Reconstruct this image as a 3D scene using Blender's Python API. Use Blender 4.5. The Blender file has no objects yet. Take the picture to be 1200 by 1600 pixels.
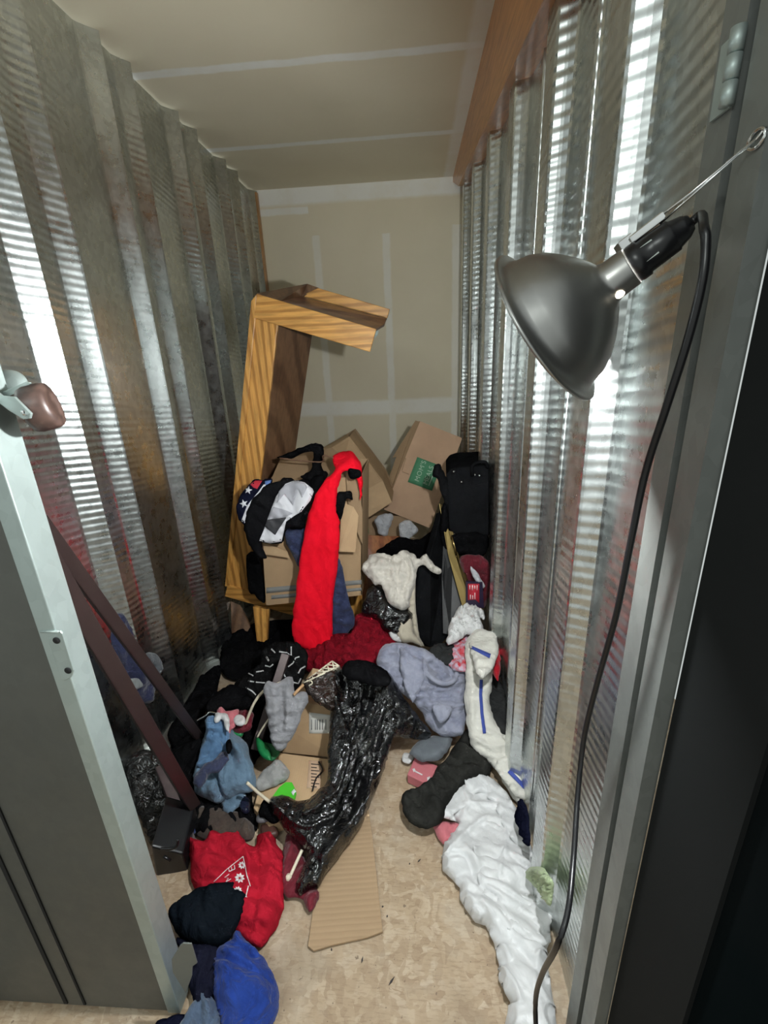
import bpy, bmesh, math, random
import numpy as np
from mathutils import Vector, Matrix, noise
from mathutils.geometry import delaunay_2d_cdt
from mathutils.bvhtree import BVHTree
random.seed(4)
SC = bpy.context.scene
COL = SC.collection
# ------------------------------------------------------------------ camera
F = 715.27
PITCH, YAW, ROLL = .3376, -.0759, -.0443
CAM = np.array([0, 0, 1.608])
def _rot():
    f = np.array([math.sin(YAW)*math.cos(PITCH), math.cos(YAW)*math.cos(PITCH), -math.sin(PITCH)])
    rt = np.array([math.cos(YAW), -math.sin(YAW), 0.]); up = np.cross(rt, f)
    c, s = math.cos(ROLL), math.sin(ROLL)
    return np.array([c*rt+s*up, -s*rt+c*up, f])
ROT = _rot()
cam_data = bpy.data.cameras.new('camera'); cam = bpy.data.objects.new('camera', cam_data); COL.objects.link(cam)
cam_data.sensor_fit = 'HORIZONTAL'; cam_data.sensor_width = 36; cam_data.lens = 36*F/1200; cam_data.clip_start = .02
m = Matrix([(ROT[0][i], ROT[1][i], -ROT[2][i], CAM[i]) for i in range(3)] + [(0, 0, 0, 1)])
cam.matrix_world = m; SC.camera = cam
# ------------------------------------------------------------------ world, exposure
wd = bpy.data.worlds.new('world'); SC.world = wd; wd.use_nodes = True
bg = wd.node_tree.nodes['Background']; bg.inputs[0].default_value = (.80, .86, .84, 1); bg.inputs[1].default_value = .44
SC.view_settings.view_transform = 'Standard'; SC.view_settings.look = 'None'
SC.view_settings.exposure = 0.62; SC.view_settings.gamma = 1; SC.view_settings.use_curve_mapping = False
BULB_POWER = 52
# unseen fill light added behind the viewer, standing in for hall lighting
hl = bpy.data.lights.new('hall_fill_light', 'AREA'); hl.shape = 'RECTANGLE'; hl.size = .9; hl.size_y = .3; hl.energy = 14; hl.color = (.93, 1, .96)
hlo = bpy.data.objects.new('hall_fill_light', hl); COL.objects.link(hlo); hlo.location = (-.9, -1.2, 2.65); hlo.rotation_euler = (math.radians(25), 0, 0)
# ------------------------------------------------------------------ pixel -> place
XL, XR, YB, H = -1.137, .349, 3.842, 2.745
def ray(px, py): return ROT.T @ np.array([(px-600)/F, -(py-800)/F, 1.])
def Z(px, py, z=0.):
    d = ray(px, py); return CAM + d*(z-CAM[2])/d[2]
def Y(px, py, y):
    d = ray(px, py); return CAM + d*y/d[1]
def X(px, py, x):
    d = ray(px, py); return CAM + d*x/d[0]
def pj(P):
    d = ROT @ (np.asarray(P)-CAM); return np.array([600+F*d[0]/d[2], 800-F*d[1]/d[2], d[2]])
# ------------------------------------------------------------------ materials
def mat(name, col, rough=.6, metal=0, spec=.5, coat=0, emit=None, alpha=1, trans=0, sheen=0):
    mt = bpy.data.materials.new(name); mt.use_nodes = True
    b = mt.node_tree.nodes['Principled BSDF']
    b.inputs['Base Color'].default_value = (*col, 1); b.inputs['Roughness'].default_value = rough
    b.inputs['Metallic'].default_value = metal; b.inputs['Specular IOR Level'].default_value = spec
    b.inputs['Coat Weight'].default_value = coat; b.inputs['Alpha'].default_value = alpha
    b.inputs['Transmission Weight'].default_value = trans; b.inputs['Sheen Weight'].default_value = sheen
    if emit: b.inputs['Emission Color'].default_value = (*emit[0], 1); b.inputs['Emission Strength'].default_value = emit[1]
    return mt
class N:
    """tiny node helper"""
    def __init__(s, mt): s.nt = mt.node_tree; s.b = s.nt.nodes['Principled BSDF']
    def n(s, typ, **kw):
        nd = s.nt.nodes.new('ShaderNode'+typ)
        for k, v in kw.items():
            if k.startswith('_'): setattr(nd, k[1:], v)
            else: nd.inputs[k.replace('_', ' ')].default_value = v
        return nd
    def l(s, a, b): s.nt.links.new(a, b)
    def coord(s, scale=(1, 1, 1), rot=(0, 0, 0), loc=(0, 0, 0)):
        t = s.n('TexCoord'); mp = s.n('Mapping'); s.l(t.outputs['Object'], mp.inputs[0])
        mp.inputs['Scale'].default_value = scale; mp.inputs['Rotation'].default_value = rot; mp.inputs['Location'].default_value = loc
        return mp.outputs[0]
    def noise(s, vec, scale, detail=3, rough=.5, dist=0):
        t = s.n('TexNoise', Scale=scale, Detail=detail, Roughness=rough, Distortion=dist); s.l(vec, t.inputs['Vector']); return t.outputs['Fac']
    def ramp(s, fac, stops, interp='LINEAR'):
        r = s.n('ValToRGB'); s.l(fac, r.inputs[0]); r.color_ramp.interpolation = interp
        el = r.color_ramp.elements
        while len(el) < len(stops): el.new(.5)
        for e, (p, c) in zip(el, stops):
            e.position = p; e.color = (*c, 1) if len(c) == 3 else c
        return r.outputs[0]
    def mix(s, fac, a, b, typ='MIX'):
        x = s.n('Mix', _data_type='RGBA', _blend_type=typ)
        for v, i in ((fac, 0), (a, 6), (b, 7)):
            if hasattr(v, 'links') or hasattr(v, 'is_linked'): s.l(v, x.inputs[i])
            elif isinstance(v, (int, float)): x.inputs[i].default_value = v
            else: x.inputs[i].default_value = (*v, 1)
        return x.outputs[2]
    def math(s, op, a, b=None, c=None):
        x = s.n('Math', _operation=op)
        for i, v in enumerate((a, b, c)):
            if v is None: continue
            if isinstance(v, (int, float)): x.inputs[i].default_value = v
            else: s.l(v, x.inputs[i])
        return x.outputs[0]
    def bump(s, h, strength=.3, dist=.01, prev=None):
        b = s.n('Bump', Strength=strength, Distance=dist); s.l(h, b.inputs['Height'])
        if prev: s.l(prev, b.inputs['Normal'])
        s.l(b.outputs[0], s.b.inputs['Normal']); return b.outputs[0]
    def base(s, o): s.l(o, s.b.inputs['Base Color'])
    def rough(s, o): s.l(o, s.b.inputs['Roughness'])
G = lambda v: (v, v, v)
def galvanized(name, ripple=True, col=(.56, .58, .56), rough=.30, metal=1, spangle=.10):
    mt = mat(name, col, rough, metal); q = N(mt); c = q.coord()
    v = q.n('TexVoronoi', Scale=60); q.l(q.coord(scale=(1, 1, .7)), v.inputs['Vector'])
    sp = q.ramp(v.outputs['Color'], [(.2, tuple(x*(1-spangle) for x in col)), (.8, tuple(min(1, x*(1+spangle*.6)) for x in col))])
    big = q.ramp(q.noise(c, 2.5, 4, .6), [(.35, G(.90)), (.65, G(1.04))])
    q.base(q.mix(1, sp, big, 'MULTIPLY'))
    q.rough(q.ramp(q.noise(c, 18, 4, .6), [(.3, G(rough-.05)), (.7, G(rough+.08))]))
    n1 = q.bump(q.noise(q.coord(scale=(1, 1, .4)), 9, 2, .5), .10, .010)
    if ripple:
        w = q.n('TexWave', _wave_type='BANDS', _bands_direction='Z', Scale=12.5, Distortion=.7, Detail=1.5, Detail_Scale=1.0); q.l(q.coord(scale=(1, 1, 1), rot=(.13, 0, 0)), w.inputs['Vector'])
        amp = q.ramp(q.noise(q.coord(scale=(1, 1, .5)), 1.7, 2), [(.38, G(.12)), (.62, G(1))])
        n2 = q.bump(q.math('MULTIPLY', w.outputs['Fac'], amp), .36, .0030, n1)
    return mt
M_wall = galvanized('corrugated_steel', col=(.63, .66, .65), rough=.28)
M_wall_r = galvanized('corrugated_steel_right', col=(.63, .66, .65), rough=.28)
M_galv = galvanized('galvanized_trim', False, (.42, .49, .47), .42, .6, .05)
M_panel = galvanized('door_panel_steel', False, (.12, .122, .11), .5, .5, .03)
M_shaded_door = mat('shaded_door_steel', (.012, .014, .014), .6, 0, spec=0)  # galvanized leaf standing in shade; the darkness is put into its colour
q = N(M_shaded_door); q.base(q.ramp(q.noise(q.coord(), 1.6, 3), [(.35, (.003, .005, .0055)), (.7, (.010, .010, .010))]))

M_floor = mat('oriented_strand_board', (.5, .38, .25), .62)
q = N(M_floor)
cols = [(.42, .30, .19), (.54, .41, .27), (.60, .48, .33), (.47, .34, .22)]
v1 = q.n('TexVoronoi', Scale=56, _feature='F1'); wv = q.n('TexNoise', Scale=9, Detail=3); q.l(q.coord(), wv.inputs['Vector'])
wm = q.mix(.10, q.coord(scale=(1, .45, 1), rot=(0, 0, .5)), wv.outputs['Color'], 'ADD'); q.l(wm, v1.inputs['Vector'])
v2 = q.n('TexVoronoi', Scale=62, _feature='F1'); wm2 = q.mix(.10, q.coord(scale=(.45, 1, 1), rot=(0, 0, -.35), loc=(3, 1, 0)), wv.outputs['Color'], 'ADD'); q.l(wm2, v2.inputs['Vector'])
s1 = q.n('SeparateColor'); q.l(v1.outputs['Color'], s1.inputs[0]); s2 = q.n('SeparateColor'); q.l(v2.outputs['Color'], s2.inputs[0])
r1 = q.ramp(s1.outputs[0], [(0, (.29, .205, .13)), (.4, (.36, .265, .17)), (.7, (.405, .305, .20)), (1, (.47, .375, .265))], 'LINEAR')
r2 = q.ramp(s2.outputs[1], [(0, (.28, .195, .12)), (.5, (.375, .28, .18)), (1, (.46, .365, .26))])
base = q.mix(q.ramp(s1.outputs[2], [(.3, G(.2)), (.7, G(.8))]), r1, r2)
base = q.mix(q.ramp(q.noise(q.coord(scale=(1, 6, 1), rot=(0, 0, .5)), 30, 4, .7), [(.35, G(.55)), (.5, G(0))]), base, (.22, .15, .09))
base = q.mix(q.ramp(q.noise(q.coord(), 3.2, 5, .65), [(.5, G(0)), (.72, G(.55))]), base, (.47, .42, .34))
base = q.mix(q.ramp(q.noise(q.coord(loc=(5, 5, 0)), 2.1, 4, .6), [(.56, G(0)), (.68, G(.5))]), base, (.20, .145, .09))
sp = q.ramp(q.noise(q.coord(), 60, 2, .6), [(.27, G(.8)), (.32, G(0))]); base = q.mix(sp, base, (.12, .08, .05))
q.base(base); q.bump(q.noise(q.coord(), 40, 4), .25, .003)

def drywall(name, lines):
    """tan board, with jointing compound: lines = (axis 0=x 1=y 2=z, centre, half width, lo, hi, other axis)"""
    mt = mat(name, (.5, .45, .36), .8); q = N(mt); c = q.coord()
    sep = q.n('SeparateXYZ'); wob = q.n('TexNoise', Scale=6, Detail=4, Roughness=.7); q.l(c, wob.inputs['Vector'])
    vm = q.n('VectorMath', _operation='SCALE'); q.l(wob.outputs['Color'], vm.inputs[0]); vm.inputs['Scale'].default_value = .026
    va = q.n('VectorMath', _operation='ADD'); q.l(c, va.inputs[0]); q.l(vm.outputs[0], va.inputs[1])
    vs = q.n('VectorMath', _operation='ADD'); q.l(va.outputs[0], vs.inputs[0]); vs.inputs[1].default_value = (-.013,)*3
    q.l(vs.outputs[0], sep.inputs[0]); fac = None
    for ax, cen, hw, oax, lo, hi, st in lines:
        d = q.math('ABSOLUTE', q.math('SUBTRACT', sep.outputs[ax], cen))
        mk = q.ramp(q.math('DIVIDE', d, hw*2), [(.36, G(st)), (.56, G(0))])
        if oax is not None:
            e = q.math('MULTIPLY', q.math('GREATER_THAN', sep.outputs[oax], lo), q.math('LESS_THAN', sep.outputs[oax], hi)); mk = q.math('MULTIPLY', mk, e)
        fac = mk if fac is None else q.math('MAXIMUM', fac, mk)
    patch = q.ramp(q.noise(q.coord(scale=(1, 1, 1)), 5, 5, .7), [(.3, G(.65)), (.55, G(1))])
    fac = q.math('MULTIPLY', fac, patch)
    tan = q.ramp(q.noise(c, 1.7, 4), [(.3, (.70, .63, .465)), (.7, (.77, .70, .53))])
    q.base(q.mix(fac, tan, (.86, .85, .79))); q.bump(q.noise(c, 90, 3), .08, .002)
    return mt
def cloth_mat(name, col, col2=None, rough=.9, weave=900, wr=.35, sheen=.15, spec=.12, mott=9):
    if max(col) < .06: sheen = 0
    if max(col) < .03: col = tuple(x*.5 for x in col); spec = 0; col2 = tuple(x*.5 for x in col2) if col2 else None
    elif max(col) < .06: col = tuple(x*.6 for x in col); spec = 0; col2 = tuple(x*.6 for x in col2) if col2 else None
    mt = mat(name, col, rough, sheen=sheen, spec=spec); q = N(mt)
    c2 = col2 or tuple(x*.82 for x in col)
    q.base(q.ramp(q.noise(q.coord(), mott, 5, .65), [(.34, c2), (.62, col)]))
    n1 = q.bump(q.noise(q.coord(), weave, 2), .18, .001)
    rg = q.math('ABSOLUTE', q.math('SUBTRACT', q.noise(q.coord(), 15, 3, .55, .7), .5))
    q.bump(rg, min(1, wr*1.9), .028, n1)
    return mt
def wood(name, c1, c2, scale=6, rot=(0, 0, 0), stretch=(1, 1, .12), rough=.38, bands='X'):
    mt = mat(name, c1, rough, coat=.25); q = N(mt)
    w = q.n('TexWave', _wave_type='BANDS', _bands_direction=bands, Scale=scale, Distortion=5, Detail=2, Detail_Scale=.8); q.l(q.coord(scale=stretch, rot=rot), w.inputs['Vector'])
    f = q.ramp(w.outputs['Fac'], [(.12, c2), (.5, c1)])
    g = q.ramp(q.noise(q.coord(scale=tuple(x*1.0 for x in stretch), rot=rot), 70, 4, .6), [(.35, G(.72)), (.6, G(1.05))])
    q.base(q.mix(1, f, g, 'MULTIPLY')); q.bump(w.outputs['Fac'], .08, .002)
    return mt
def cardboard(name, col=(.43, .29, .165), flute=0, rot=(0, 0, 0)):
    mt = mat(name, col, .85, spec=.2); q = N(mt)
    f = q.ramp(q.noise(q.coord(), 5, 5, .6), [(.3, tuple(x*.86 for x in col)), (.7, tuple(x*1.06 for x in col))])
    q.base(f)
    w = q.n('TexWave', _wave_type='BANDS', _bands_direction='X', Scale=flute or 34, Distortion=.6); q.l(q.coord(rot=rot), w.inputs['Vector'])
    if flute:
        q.bump(w.outputs['Fac'], .2, .003)
        lines = q.ramp(w.outputs['Fac'], [(0, tuple(x*.86 for x in col)), (.3, col)]); 
        q.base(q.mix(.8, f, lines, 'MIX'))
    else: q.bump(w.outputs['Fac'], .05, .002)
    return mt
def plastic_film(name, col, rough=.16, strength=.9, scale=16):
    mt = mat(name, tuple(x*.4 for x in col), rough*.8, spec=.7); q = N(mt)
    a = q.noise(q.coord(scale=(1, 1.5, 1), rot=(.3, .5, .4)), scale*1.6, 3, .5, .9)
    rd = q.math('ABSOLUTE', q.math('SUBTRACT', a, .5)); n1 = q.bump(rd, strength, .07)
    b = q.noise(q.coord(scale=(2.4, 1, 1)), scale*3, 4, .6, 1.2)
    q.bump(q.math('ABSOLUTE', q.math('SUBTRACT', b, .5)), strength*.5, .008, n1)
    return mt
# ------------------------------------------------------------------ object helpers
def tag(o, label=None, cat=None, group=None, kind=None):
    if label: o['label'] = label
    if cat: o['category'] = cat
    if group: o['group'] = group
    if kind: o['kind'] = kind
    return o
def link(name, me, mt, parent=None, smooth=False):
    if mt and not me.materials: me.materials.append(mt)
    if smooth: me.polygons.foreach_set('use_smooth', [True]*len(me.polygons))
    o = bpy.data.objects.new(name, me); COL.objects.link(o)
    if parent:
        o.parent = parent; o.matrix_parent_inverse = parent.matrix_basis.inverted()
    return o
def empty(name, loc=(0, 0, 0), label=None, cat=None, group=None):
    o = bpy.data.objects.new(name, None); COL.objects.link(o); o.location = Vector(loc); o.empty_display_size = .05
    return tag(o, label, cat, group)
def mesh(name, verts, faces, mt, parent=None, smooth=False, bev=0, fix=True):
    me = bpy.data.meshes.new(name); me.from_pydata([tuple(float(c) for c in v) for v in verts], [], faces)
    bm = bmesh.new(); bm.from_mesh(me)
    if fix: bmesh.ops.recalc_face_normals(bm, faces=bm.faces)
    if bev: bmesh.ops.bevel(bm, geom=list(bm.edges), offset=bev, segments=2, affect='EDGES', profile=.5)
    bm.to_mesh(me); bm.free(); return link(name, me, mt, parent, smooth)
def prism(name, poly, vec, mt, parent=None, bev=0):
    """closed slab: polygon of world points pushed along vec"""
    n = len(poly); P = [np.asarray(p, float) for p in poly]; vec = np.asarray(vec, float)
    return mesh(name, P+[p+vec for p in P], [list(range(n)), list(range(2*n-1, n-1, -1))]+[[i, (i+1) % n, n+(i+1) % n, n+i] for i in range(n)], mt, parent, bev=bev)
def box(name, lo, hi, mt, parent=None, bev=0):
    return prism(name, [(lo[0], lo[1], lo[2]), (hi[0], lo[1], lo[2]), (hi[0], hi[1], lo[2]), (lo[0], hi[1], lo[2])], (0, 0, hi[2]-lo[2]), mt, parent, bev)
def nrm(P):
    P = [np.asarray(p) for p in P]; n = np.zeros(3)
    for i in range(len(P)): n += np.cross(P[i], P[(i+1) % len(P)])
    n /= np.linalg.norm(n)
    return n if n @ (CAM-P[0]) > 0 else -n
def sheet(name, poly, th, mt, parent=None, bev=0):
    """thin board whose near face is poly"""
    return prism(name, poly, -nrm(poly)*th, mt, parent, bev)
def catmull(P, n=8, closed=False):
    P = [np.asarray(p, float) for p in P]; out = []; L = len(P)
    for i in range(L if closed else L-1):
        g = lambda k: P[k % L] if closed else P[max(0, min(L-1, k))]
        a, b, c, d = g(i-1), g(i), g(i+1), g(i+2)
        for j in range(n):
            t = j/n; out.append(.5*((2*b)+(-a+c)*t+(2*a-5*b+4*c-d)*t*t+(-a+3*b-3*c+d)*t**3))
    if not closed: out.append(P[-1])
    return out
def tube_geo(path, r, seg=10):
    V, Fc = [], []; n = len(path); path = [Vector(p) for p in path]
    up = Vector((.13, .27, .95)).normalized()
    for i, p in enumerate(path):
        t = (path[min(n-1, i+1)]-path[max(0, i-1)]).normalized(); a = t.cross(up).normalized(); b = t.cross(a); up = -b if False else up
        rr = r[i] if hasattr(r, '__len__') else r
        for k in range(seg):
            an = 2*math.pi*k/seg; V.append(p+(a*math.cos(an)+b*math.sin(an))*rr)
    for i in range(n-1):
        for k in range(seg): Fc.append([i*seg+k, i*seg+(k+1) % seg, (i+1)*seg+(k+1) % seg, (i+1)*seg+k])
    Fc += [list(range(seg-1, -1, -1)), list(range((n-1)*seg, n*seg))]
    return V, Fc
def tube(name, path, r, mt, parent=None, seg=10, smoothn=0):
    if smoothn: path = catmull(path, smoothn)
    V, Fc = tube_geo(path, r, seg); return mesh(name, V, Fc, mt, parent, True)
def tubes(name, paths, r, mt, parent=None, seg=8):
    V, Fc = [], []
    for p in paths:
        v, f = tube_geo(p, r, seg); k = len(V); V += v; Fc += [[i+k for i in q_] for q_ in f]
    return mesh(name, V, Fc, mt, parent, True)
def lathe(name, prof, org, axis, mt, parent=None, seg=56):
    """prof: (distance along the axis, radius)"""
    ax = Vector(axis).normalized(); a = ax.orthogonal().normalized(); b = ax.cross(a); V, Fc = [], []
    for s_, r in prof:
        for k in range(seg):
            an = 2*math.pi*k/seg; V.append(Vector(org)+ax*s_+(a*math.cos(an)+b*math.sin(an))*max(r, 1e-5))
    n = len(prof)
    for i in range(n-1):
        for k in range(seg): Fc.append([i*seg+k, i*seg+(k+1) % seg, (i+1)*seg+(k+1) % seg, (i+1)*seg+k])
    return mesh(name, V, Fc, mt, parent, True)
def grid_mesh(outpx, step):
    """constrained triangulation of a pixel outline -> (points, tris, n_boundary)"""
    B = []
    L = len(outpx)
    for i in range(L):
        a, b = outpx[i], outpx[(i+1) % L]; d = math.hypot(b[0]-a[0], b[1]-a[1]); k = max(1, int(round(d/step)))
        for j in range(k): B.append((a[0]+(b[0]-a[0])*j/k, a[1]+(b[1]-a[1])*j/k))
    Bn = np.array(B); x0, y0 = Bn.min(0); x1, y1 = Bn.max(0); pts = []
    ys = np.arange(y0+step*.5, y1, step*.87)
    for r_, yy in enumerate(ys):
        xs = np.arange(x0+step*(.5 if r_ % 2 else 0), x1, step)
        for xx in xs: pts.append((xx, yy))
    pts = np.array(pts) if pts else np.zeros((0, 2))
    if len(pts):
        A_ = Bn; C_ = np.roll(Bn, -1, 0); ins = np.zeros(len(pts), bool); dm = np.full(len(pts), 1e9)
        for (ax_, ay_), (bx_, by_) in zip(A_, C_):
            if ay_ != by_:
                cnd = ((ay_ > pts[:, 1]) != (by_ > pts[:, 1])) & (pts[:, 0] < (bx_-ax_)*(pts[:, 1]-ay_)/(by_-ay_)+ax_); ins ^= cnd
            ex, ey = bx_-ax_, by_-ay_; tt = np.clip(((pts[:, 0]-ax_)*ex+(pts[:, 1]-ay_)*ey)/(ex*ex+ey*ey+1e-9), 0, 1)
            dm = np.minimum(dm, np.hypot(pts[:, 0]-ax_-tt*ex, pts[:, 1]-ay_-tt*ey))
        pts = pts[ins & (dm > step*.55)]
    nb = len(B); allp = [Vector(p) for p in B]+[Vector(p) for p in pts]
    edges = [(i, (i+1) % nb) for i in range(nb)]
    vo, eo, fo, ov, oe, of = delaunay_2d_cdt(allp, edges, [], 1, 1e-4)
    V = np.array([tuple(v) for v in vo]); tri = [tuple(f) for f in fo]
    bset = np.zeros(len(V), bool)
    for i, o_ in enumerate(ov):
        if any(k < nb for k in o_): bset[i] = True
    return V, tri, bset
def fold_field(P, seed, scale, ang, stretch, axisu, axisv, film=False):
    """ridged, warped noise in the sheet's own metric coordinates"""
    ca, sa = math.cos(ang), math.sin(ang); out = np.zeros(len(P))
    for i, p in enumerate(P):
        u = float(p @ axisu); v = float(p @ axisv)
        a = (u*ca+v*sa)*scale; b = (-u*sa+v*ca)*scale/stretch
        w = noise.noise((a*.5+seed, b*.7, seed*1.7))
        n1 = noise.noise((a+w*1.4, b+w, seed+9.1)); n2 = noise.noise((a*2.3+w*2-b*.5, b*2.6+a*.6, seed+4.2)); n3 = noise.noise((a*4.9+w*3+b, b*5.5-a, seed+7.7))
        n0 = noise.noise((a*.4, b*.4, seed))
        if film:
            n4 = noise.noise((a*9+w*4, b*9, seed+2.2)); mk = min(1, max(.15, .55+1.6*noise.noise((u*7, v*7, seed+20)))); out[i] = (1-abs(n1)*3.4)*.62+((1-abs(n2)*3.4)*.42+(1-abs(n3)*3.4)*.26+(1-abs(n4)*3.4)*.08)*mk+.25*n0
        else: out[i] = (abs(n1)*4-.7)*.55+(abs(n2)*3.6-.6)*.34+(1-abs(n3)*3.4)*.13+.3*n0
    return out
SEED = [1]
def cloth(name, outline, mt, T=.03, r=.03, fold=.014, scale=16, ang=0, stretch=3.5, creases=(), step=3.8, parent=None, pins=(), smooth=True, wob=1.0, edge=.006, back=.012, shag=0, film=False):
    """a crumpled cloth: outline of world points as seen, puffed and folded, closed underneath"""
    SEED[0] += 1; sd = SEED[0]*3.37
    op = [pj(p) for p in outline]; P3 = [np.array([p[0], p[1], 1/p[2]]) for p in op]
    if smooth: P3 = catmull(P3, 5, True)
    if wob:
        P3 = [p+np.array([noise.noise((p[0]*.06, p[1]*.06, sd)), noise.noise((p[0]*.06, p[1]*.06, sd+50)), 0])*wob*2.2+np.array([noise.noise((p[0]*.16, p[1]*.16, sd+9)), noise.noise((p[0]*.16, p[1]*.16, sd+59)), 0])*wob*2.0 for p in P3]
    V, tri, bs = grid_mesh([(p[0], p[1]) for p in P3], step)
    Pa = np.array(P3); nV = len(V)
    A = np.c_[Pa[:, :2], np.ones(len(Pa))]; co = np.linalg.lstsq(A, Pa[:, 2], rcond=None)[0]
    inv = np.c_[V, np.ones(nV)] @ co; fixed = bs.copy()
    D2 = ((V[bs][:, None, :]-Pa[None, :, :2])**2).sum(2); inv[bs] = Pa[D2.argmin(1), 2]
    for p in pins:
        q_ = pj(p); i = ((V-q_[:2])**2).sum(1); k = i.argmin(); near = i < (step*2.2)**2; near[k] = True
        near &= ~bs; inv[near] = 1/q_[2]; fixed |= near
    E_ = np.array([(a, b) for t in tri for a, b in ((t[0], t[1]), (t[1], t[2]), (t[2], t[0]))]); E_ = np.r_[E_, E_[:, ::-1]]
    deg = np.bincount(E_[:, 0], minlength=nV).clip(1)
    for _ in range(260):
        s_ = np.bincount(E_[:, 0], inv[E_[:, 1]], nV)/deg; inv = np.where(fixed, inv, s_)
    Wp = np.array([CAM+ray(x, y)/1.*(1/i) for (x, y), i in zip(V, inv)])
    # metric distance to the rim
    db = np.sqrt(((V[:, None, :]-V[bs][None, :, :])**2).sum(2).min(1)) / inv / F
    T3 = np.array(tri); fn = np.cross(Wp[T3[:, 1]]-Wp[T3[:, 0]], Wp[T3[:, 2]]-Wp[T3[:, 0]])
    vn = np.zeros((nV, 3))
    for k in range(3): np.add.at(vn, T3[:, k], fn)
    vn /= np.linalg.norm(vn, axis=1)[:, None]+1e-12
    sgn = np.sign((vn*(CAM-Wp)).sum(1)); sgn[sgn == 0] = 1; vn *= sgn[:, None]
    mn = vn.mean(0); mn /= np.linalg.norm(mn); vd = CAM-Wp.mean(0); vd /= np.linalg.norm(vd)
    n = vn*.35+mn*.3+vd*.45; n /= np.linalg.norm(n, axis=1)[:, None]
    au = np.cross(mn, [0, 0, 1.]); au = au/np.linalg.norm(au) if np.linalg.norm(au) > .05 else np.array([1., 0, 0]); av = np.cross(mn, au)
    r = r*.8; xx = np.clip(db/r, 0, 1); prof = (.55*np.sqrt(np.clip(1-(1-xx)**2, 0, 1))+.45*xx); T = T*(.9 if film else .66)
    hgt = edge + T*prof
    if fold:
        fold *= 1.45 if film else 2.1
        f = fold_field(Wp, sd, scale*(1.0 if film else 1.35), ang, stretch*(.8 if film else 1), au, av, film); hgt += fold*f*(.25+.75*np.clip(db/(r*.7), 0, 1))
    for pts, amp, wd_ in creases:
        C = np.array(catmull([np.array(p, float) for p in pts], 6)) if len(pts) > 2 else np.array(pts, float)
        a = C[:-1]; b = C[1:]; e = b-a; ll = (e**2).sum(1)+1e-9
        tt = np.clip(((V[:, None, :]-a[None])*e[None]).sum(2)/ll, 0, 1); dd = np.sqrt(((V[:, None, :]-a[None]-tt[..., None]*e[None])**2).sum(2)).min(1)/inv/F
        hgt += amp*(.35*np.exp(-(dd/wd_)**2)+.65*np.exp(-dd/(wd_*.8)))*(.2+.8*np.clip(db/.01, 0, 1))
    if shag:
        hgt += shag*np.array([noise.noise((p[0]*90, p[1]*90, p[2]*90)) for p in Wp])
    hgt = np.maximum(hgt, .002); hgt[bs] = edge*.5
    top = Wp+n*hgt[:, None]; bot = Wp-n*(edge*.5); 
    bot[~bs] -= (n*back)[~bs]*np.minimum(1, db[~bs]/r)[:, None]
    top[:, 2] = np.maximum(top[:, 2], .004); bot[:, 2] = np.maximum(bot[:, 2], .001)
    faces = [list(t) for t in tri]+[[t[2]+nV, t[1]+nV, t[0]+nV] for t in tri]
    cnt = {}
    for t in tri:
        for a, b in ((t[0], t[1]), (t[1], t[2]), (t[2], t[0])): cnt[(a, b)] = cnt.get((a, b), 0)+1
    for (a, b) in list(cnt):
        if (b, a) not in cnt: faces.append([b, a, a+nV, b+nV])
    o = mesh(name, list(top)+list(bot), faces, mt, parent, True)
    o['nv'] = 0; del o['nv']
    BV[o.name] = BVHTree.FromPolygons([Vector(v) for v in top], tri)
    return o
BV = {}
def patch(name, base, px, mt, step=3, off=.0016, smooth=False, parent=None):
    """print, stripe or label lying on a surface already built"""
    if base.name not in BV:
        me = base.data; BV[base.name] = BVHTree.FromPolygons([base.matrix_world @ v.co for v in me.vertices], [tuple(p.vertices) for p in me.polygons])
    if smooth: px = [tuple(p[:2]) for p in catmull([np.array([*p, 0.]) for p in px], 5, True)]
    V, tri, bs = grid_mesh(px, step); P = []; last = None
    for x, y in V:
        d = Vector(ray(x, y)).normalized(); h = BV[base.name].ray_cast(Vector(CAM), d)
        if h[0] is None: P.append(None); continue
        nn = h[1] if h[1].dot(d) < 0 else -h[1]; P.append(h[0]-d*off+nn*off*.4)
    tri = [t for t in tri if all(P[i] is not None for i in t)]
    if not tri: print('PATCH MISSED', name, px[:2]); return None
    P = [p if p is not None else Vector((0, 0, 0)) for p in P]
    used = sorted({i for t in tri for i in t}); mp = {k: i for i, k in enumerate(used)}
    nV = len(used); top = [P[k] for k in used]; bot = [Vector(p)+Vector(ray(*V[k])).normalized()*off*.7 for p, k in zip(top, used)]
    tri = [tuple(mp[i] for i in t) for t in tri]; faces = [list(t) for t in tri]+[[t[2]+nV, t[1]+nV, t[0]+nV] for t in tri]
    ed = {(a, b) for t in tri for a, b in ((t[0], t[1]), (t[1], t[2]), (t[2], t[0]))}
    for (a, b) in ed:
        if (b, a) not in ed: faces.append([b, a, a+nV, b+nV])
    return mesh(name, top+bot, faces, mt, parent or base, True)
def merge_patches(name, base, polys, mt, step=3, **k):
    obs = [patch(name, base, p, mt, step, **k) for p in polys]; obs = [o for o in obs if o]
    if not obs: return
    bm = bmesh.new()
    for o in obs: bm.from_mesh(o.data)
    bm.to_mesh(obs[0].data); bm.free()
    for o in obs[1:]: bpy.data.objects.remove(o)
    return obs[0]
def stroke(pts, w):
    P = [np.array(p, float) for p in pts]; L, R_ = [], []
    for i, p in enumerate(P):
        t = P[min(len(P)-1, i+1)]-P[max(0, i-1)]; t = t/np.linalg.norm(t); n_ = np.array([-t[1], t[0]])*w/2
        L.append(tuple(p+n_)); R_.append(tuple(p-n_))
    return L+R_[::-1]
def onx_(x, pts): return [X(p[0], p[1], x) for p in pts]
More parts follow.
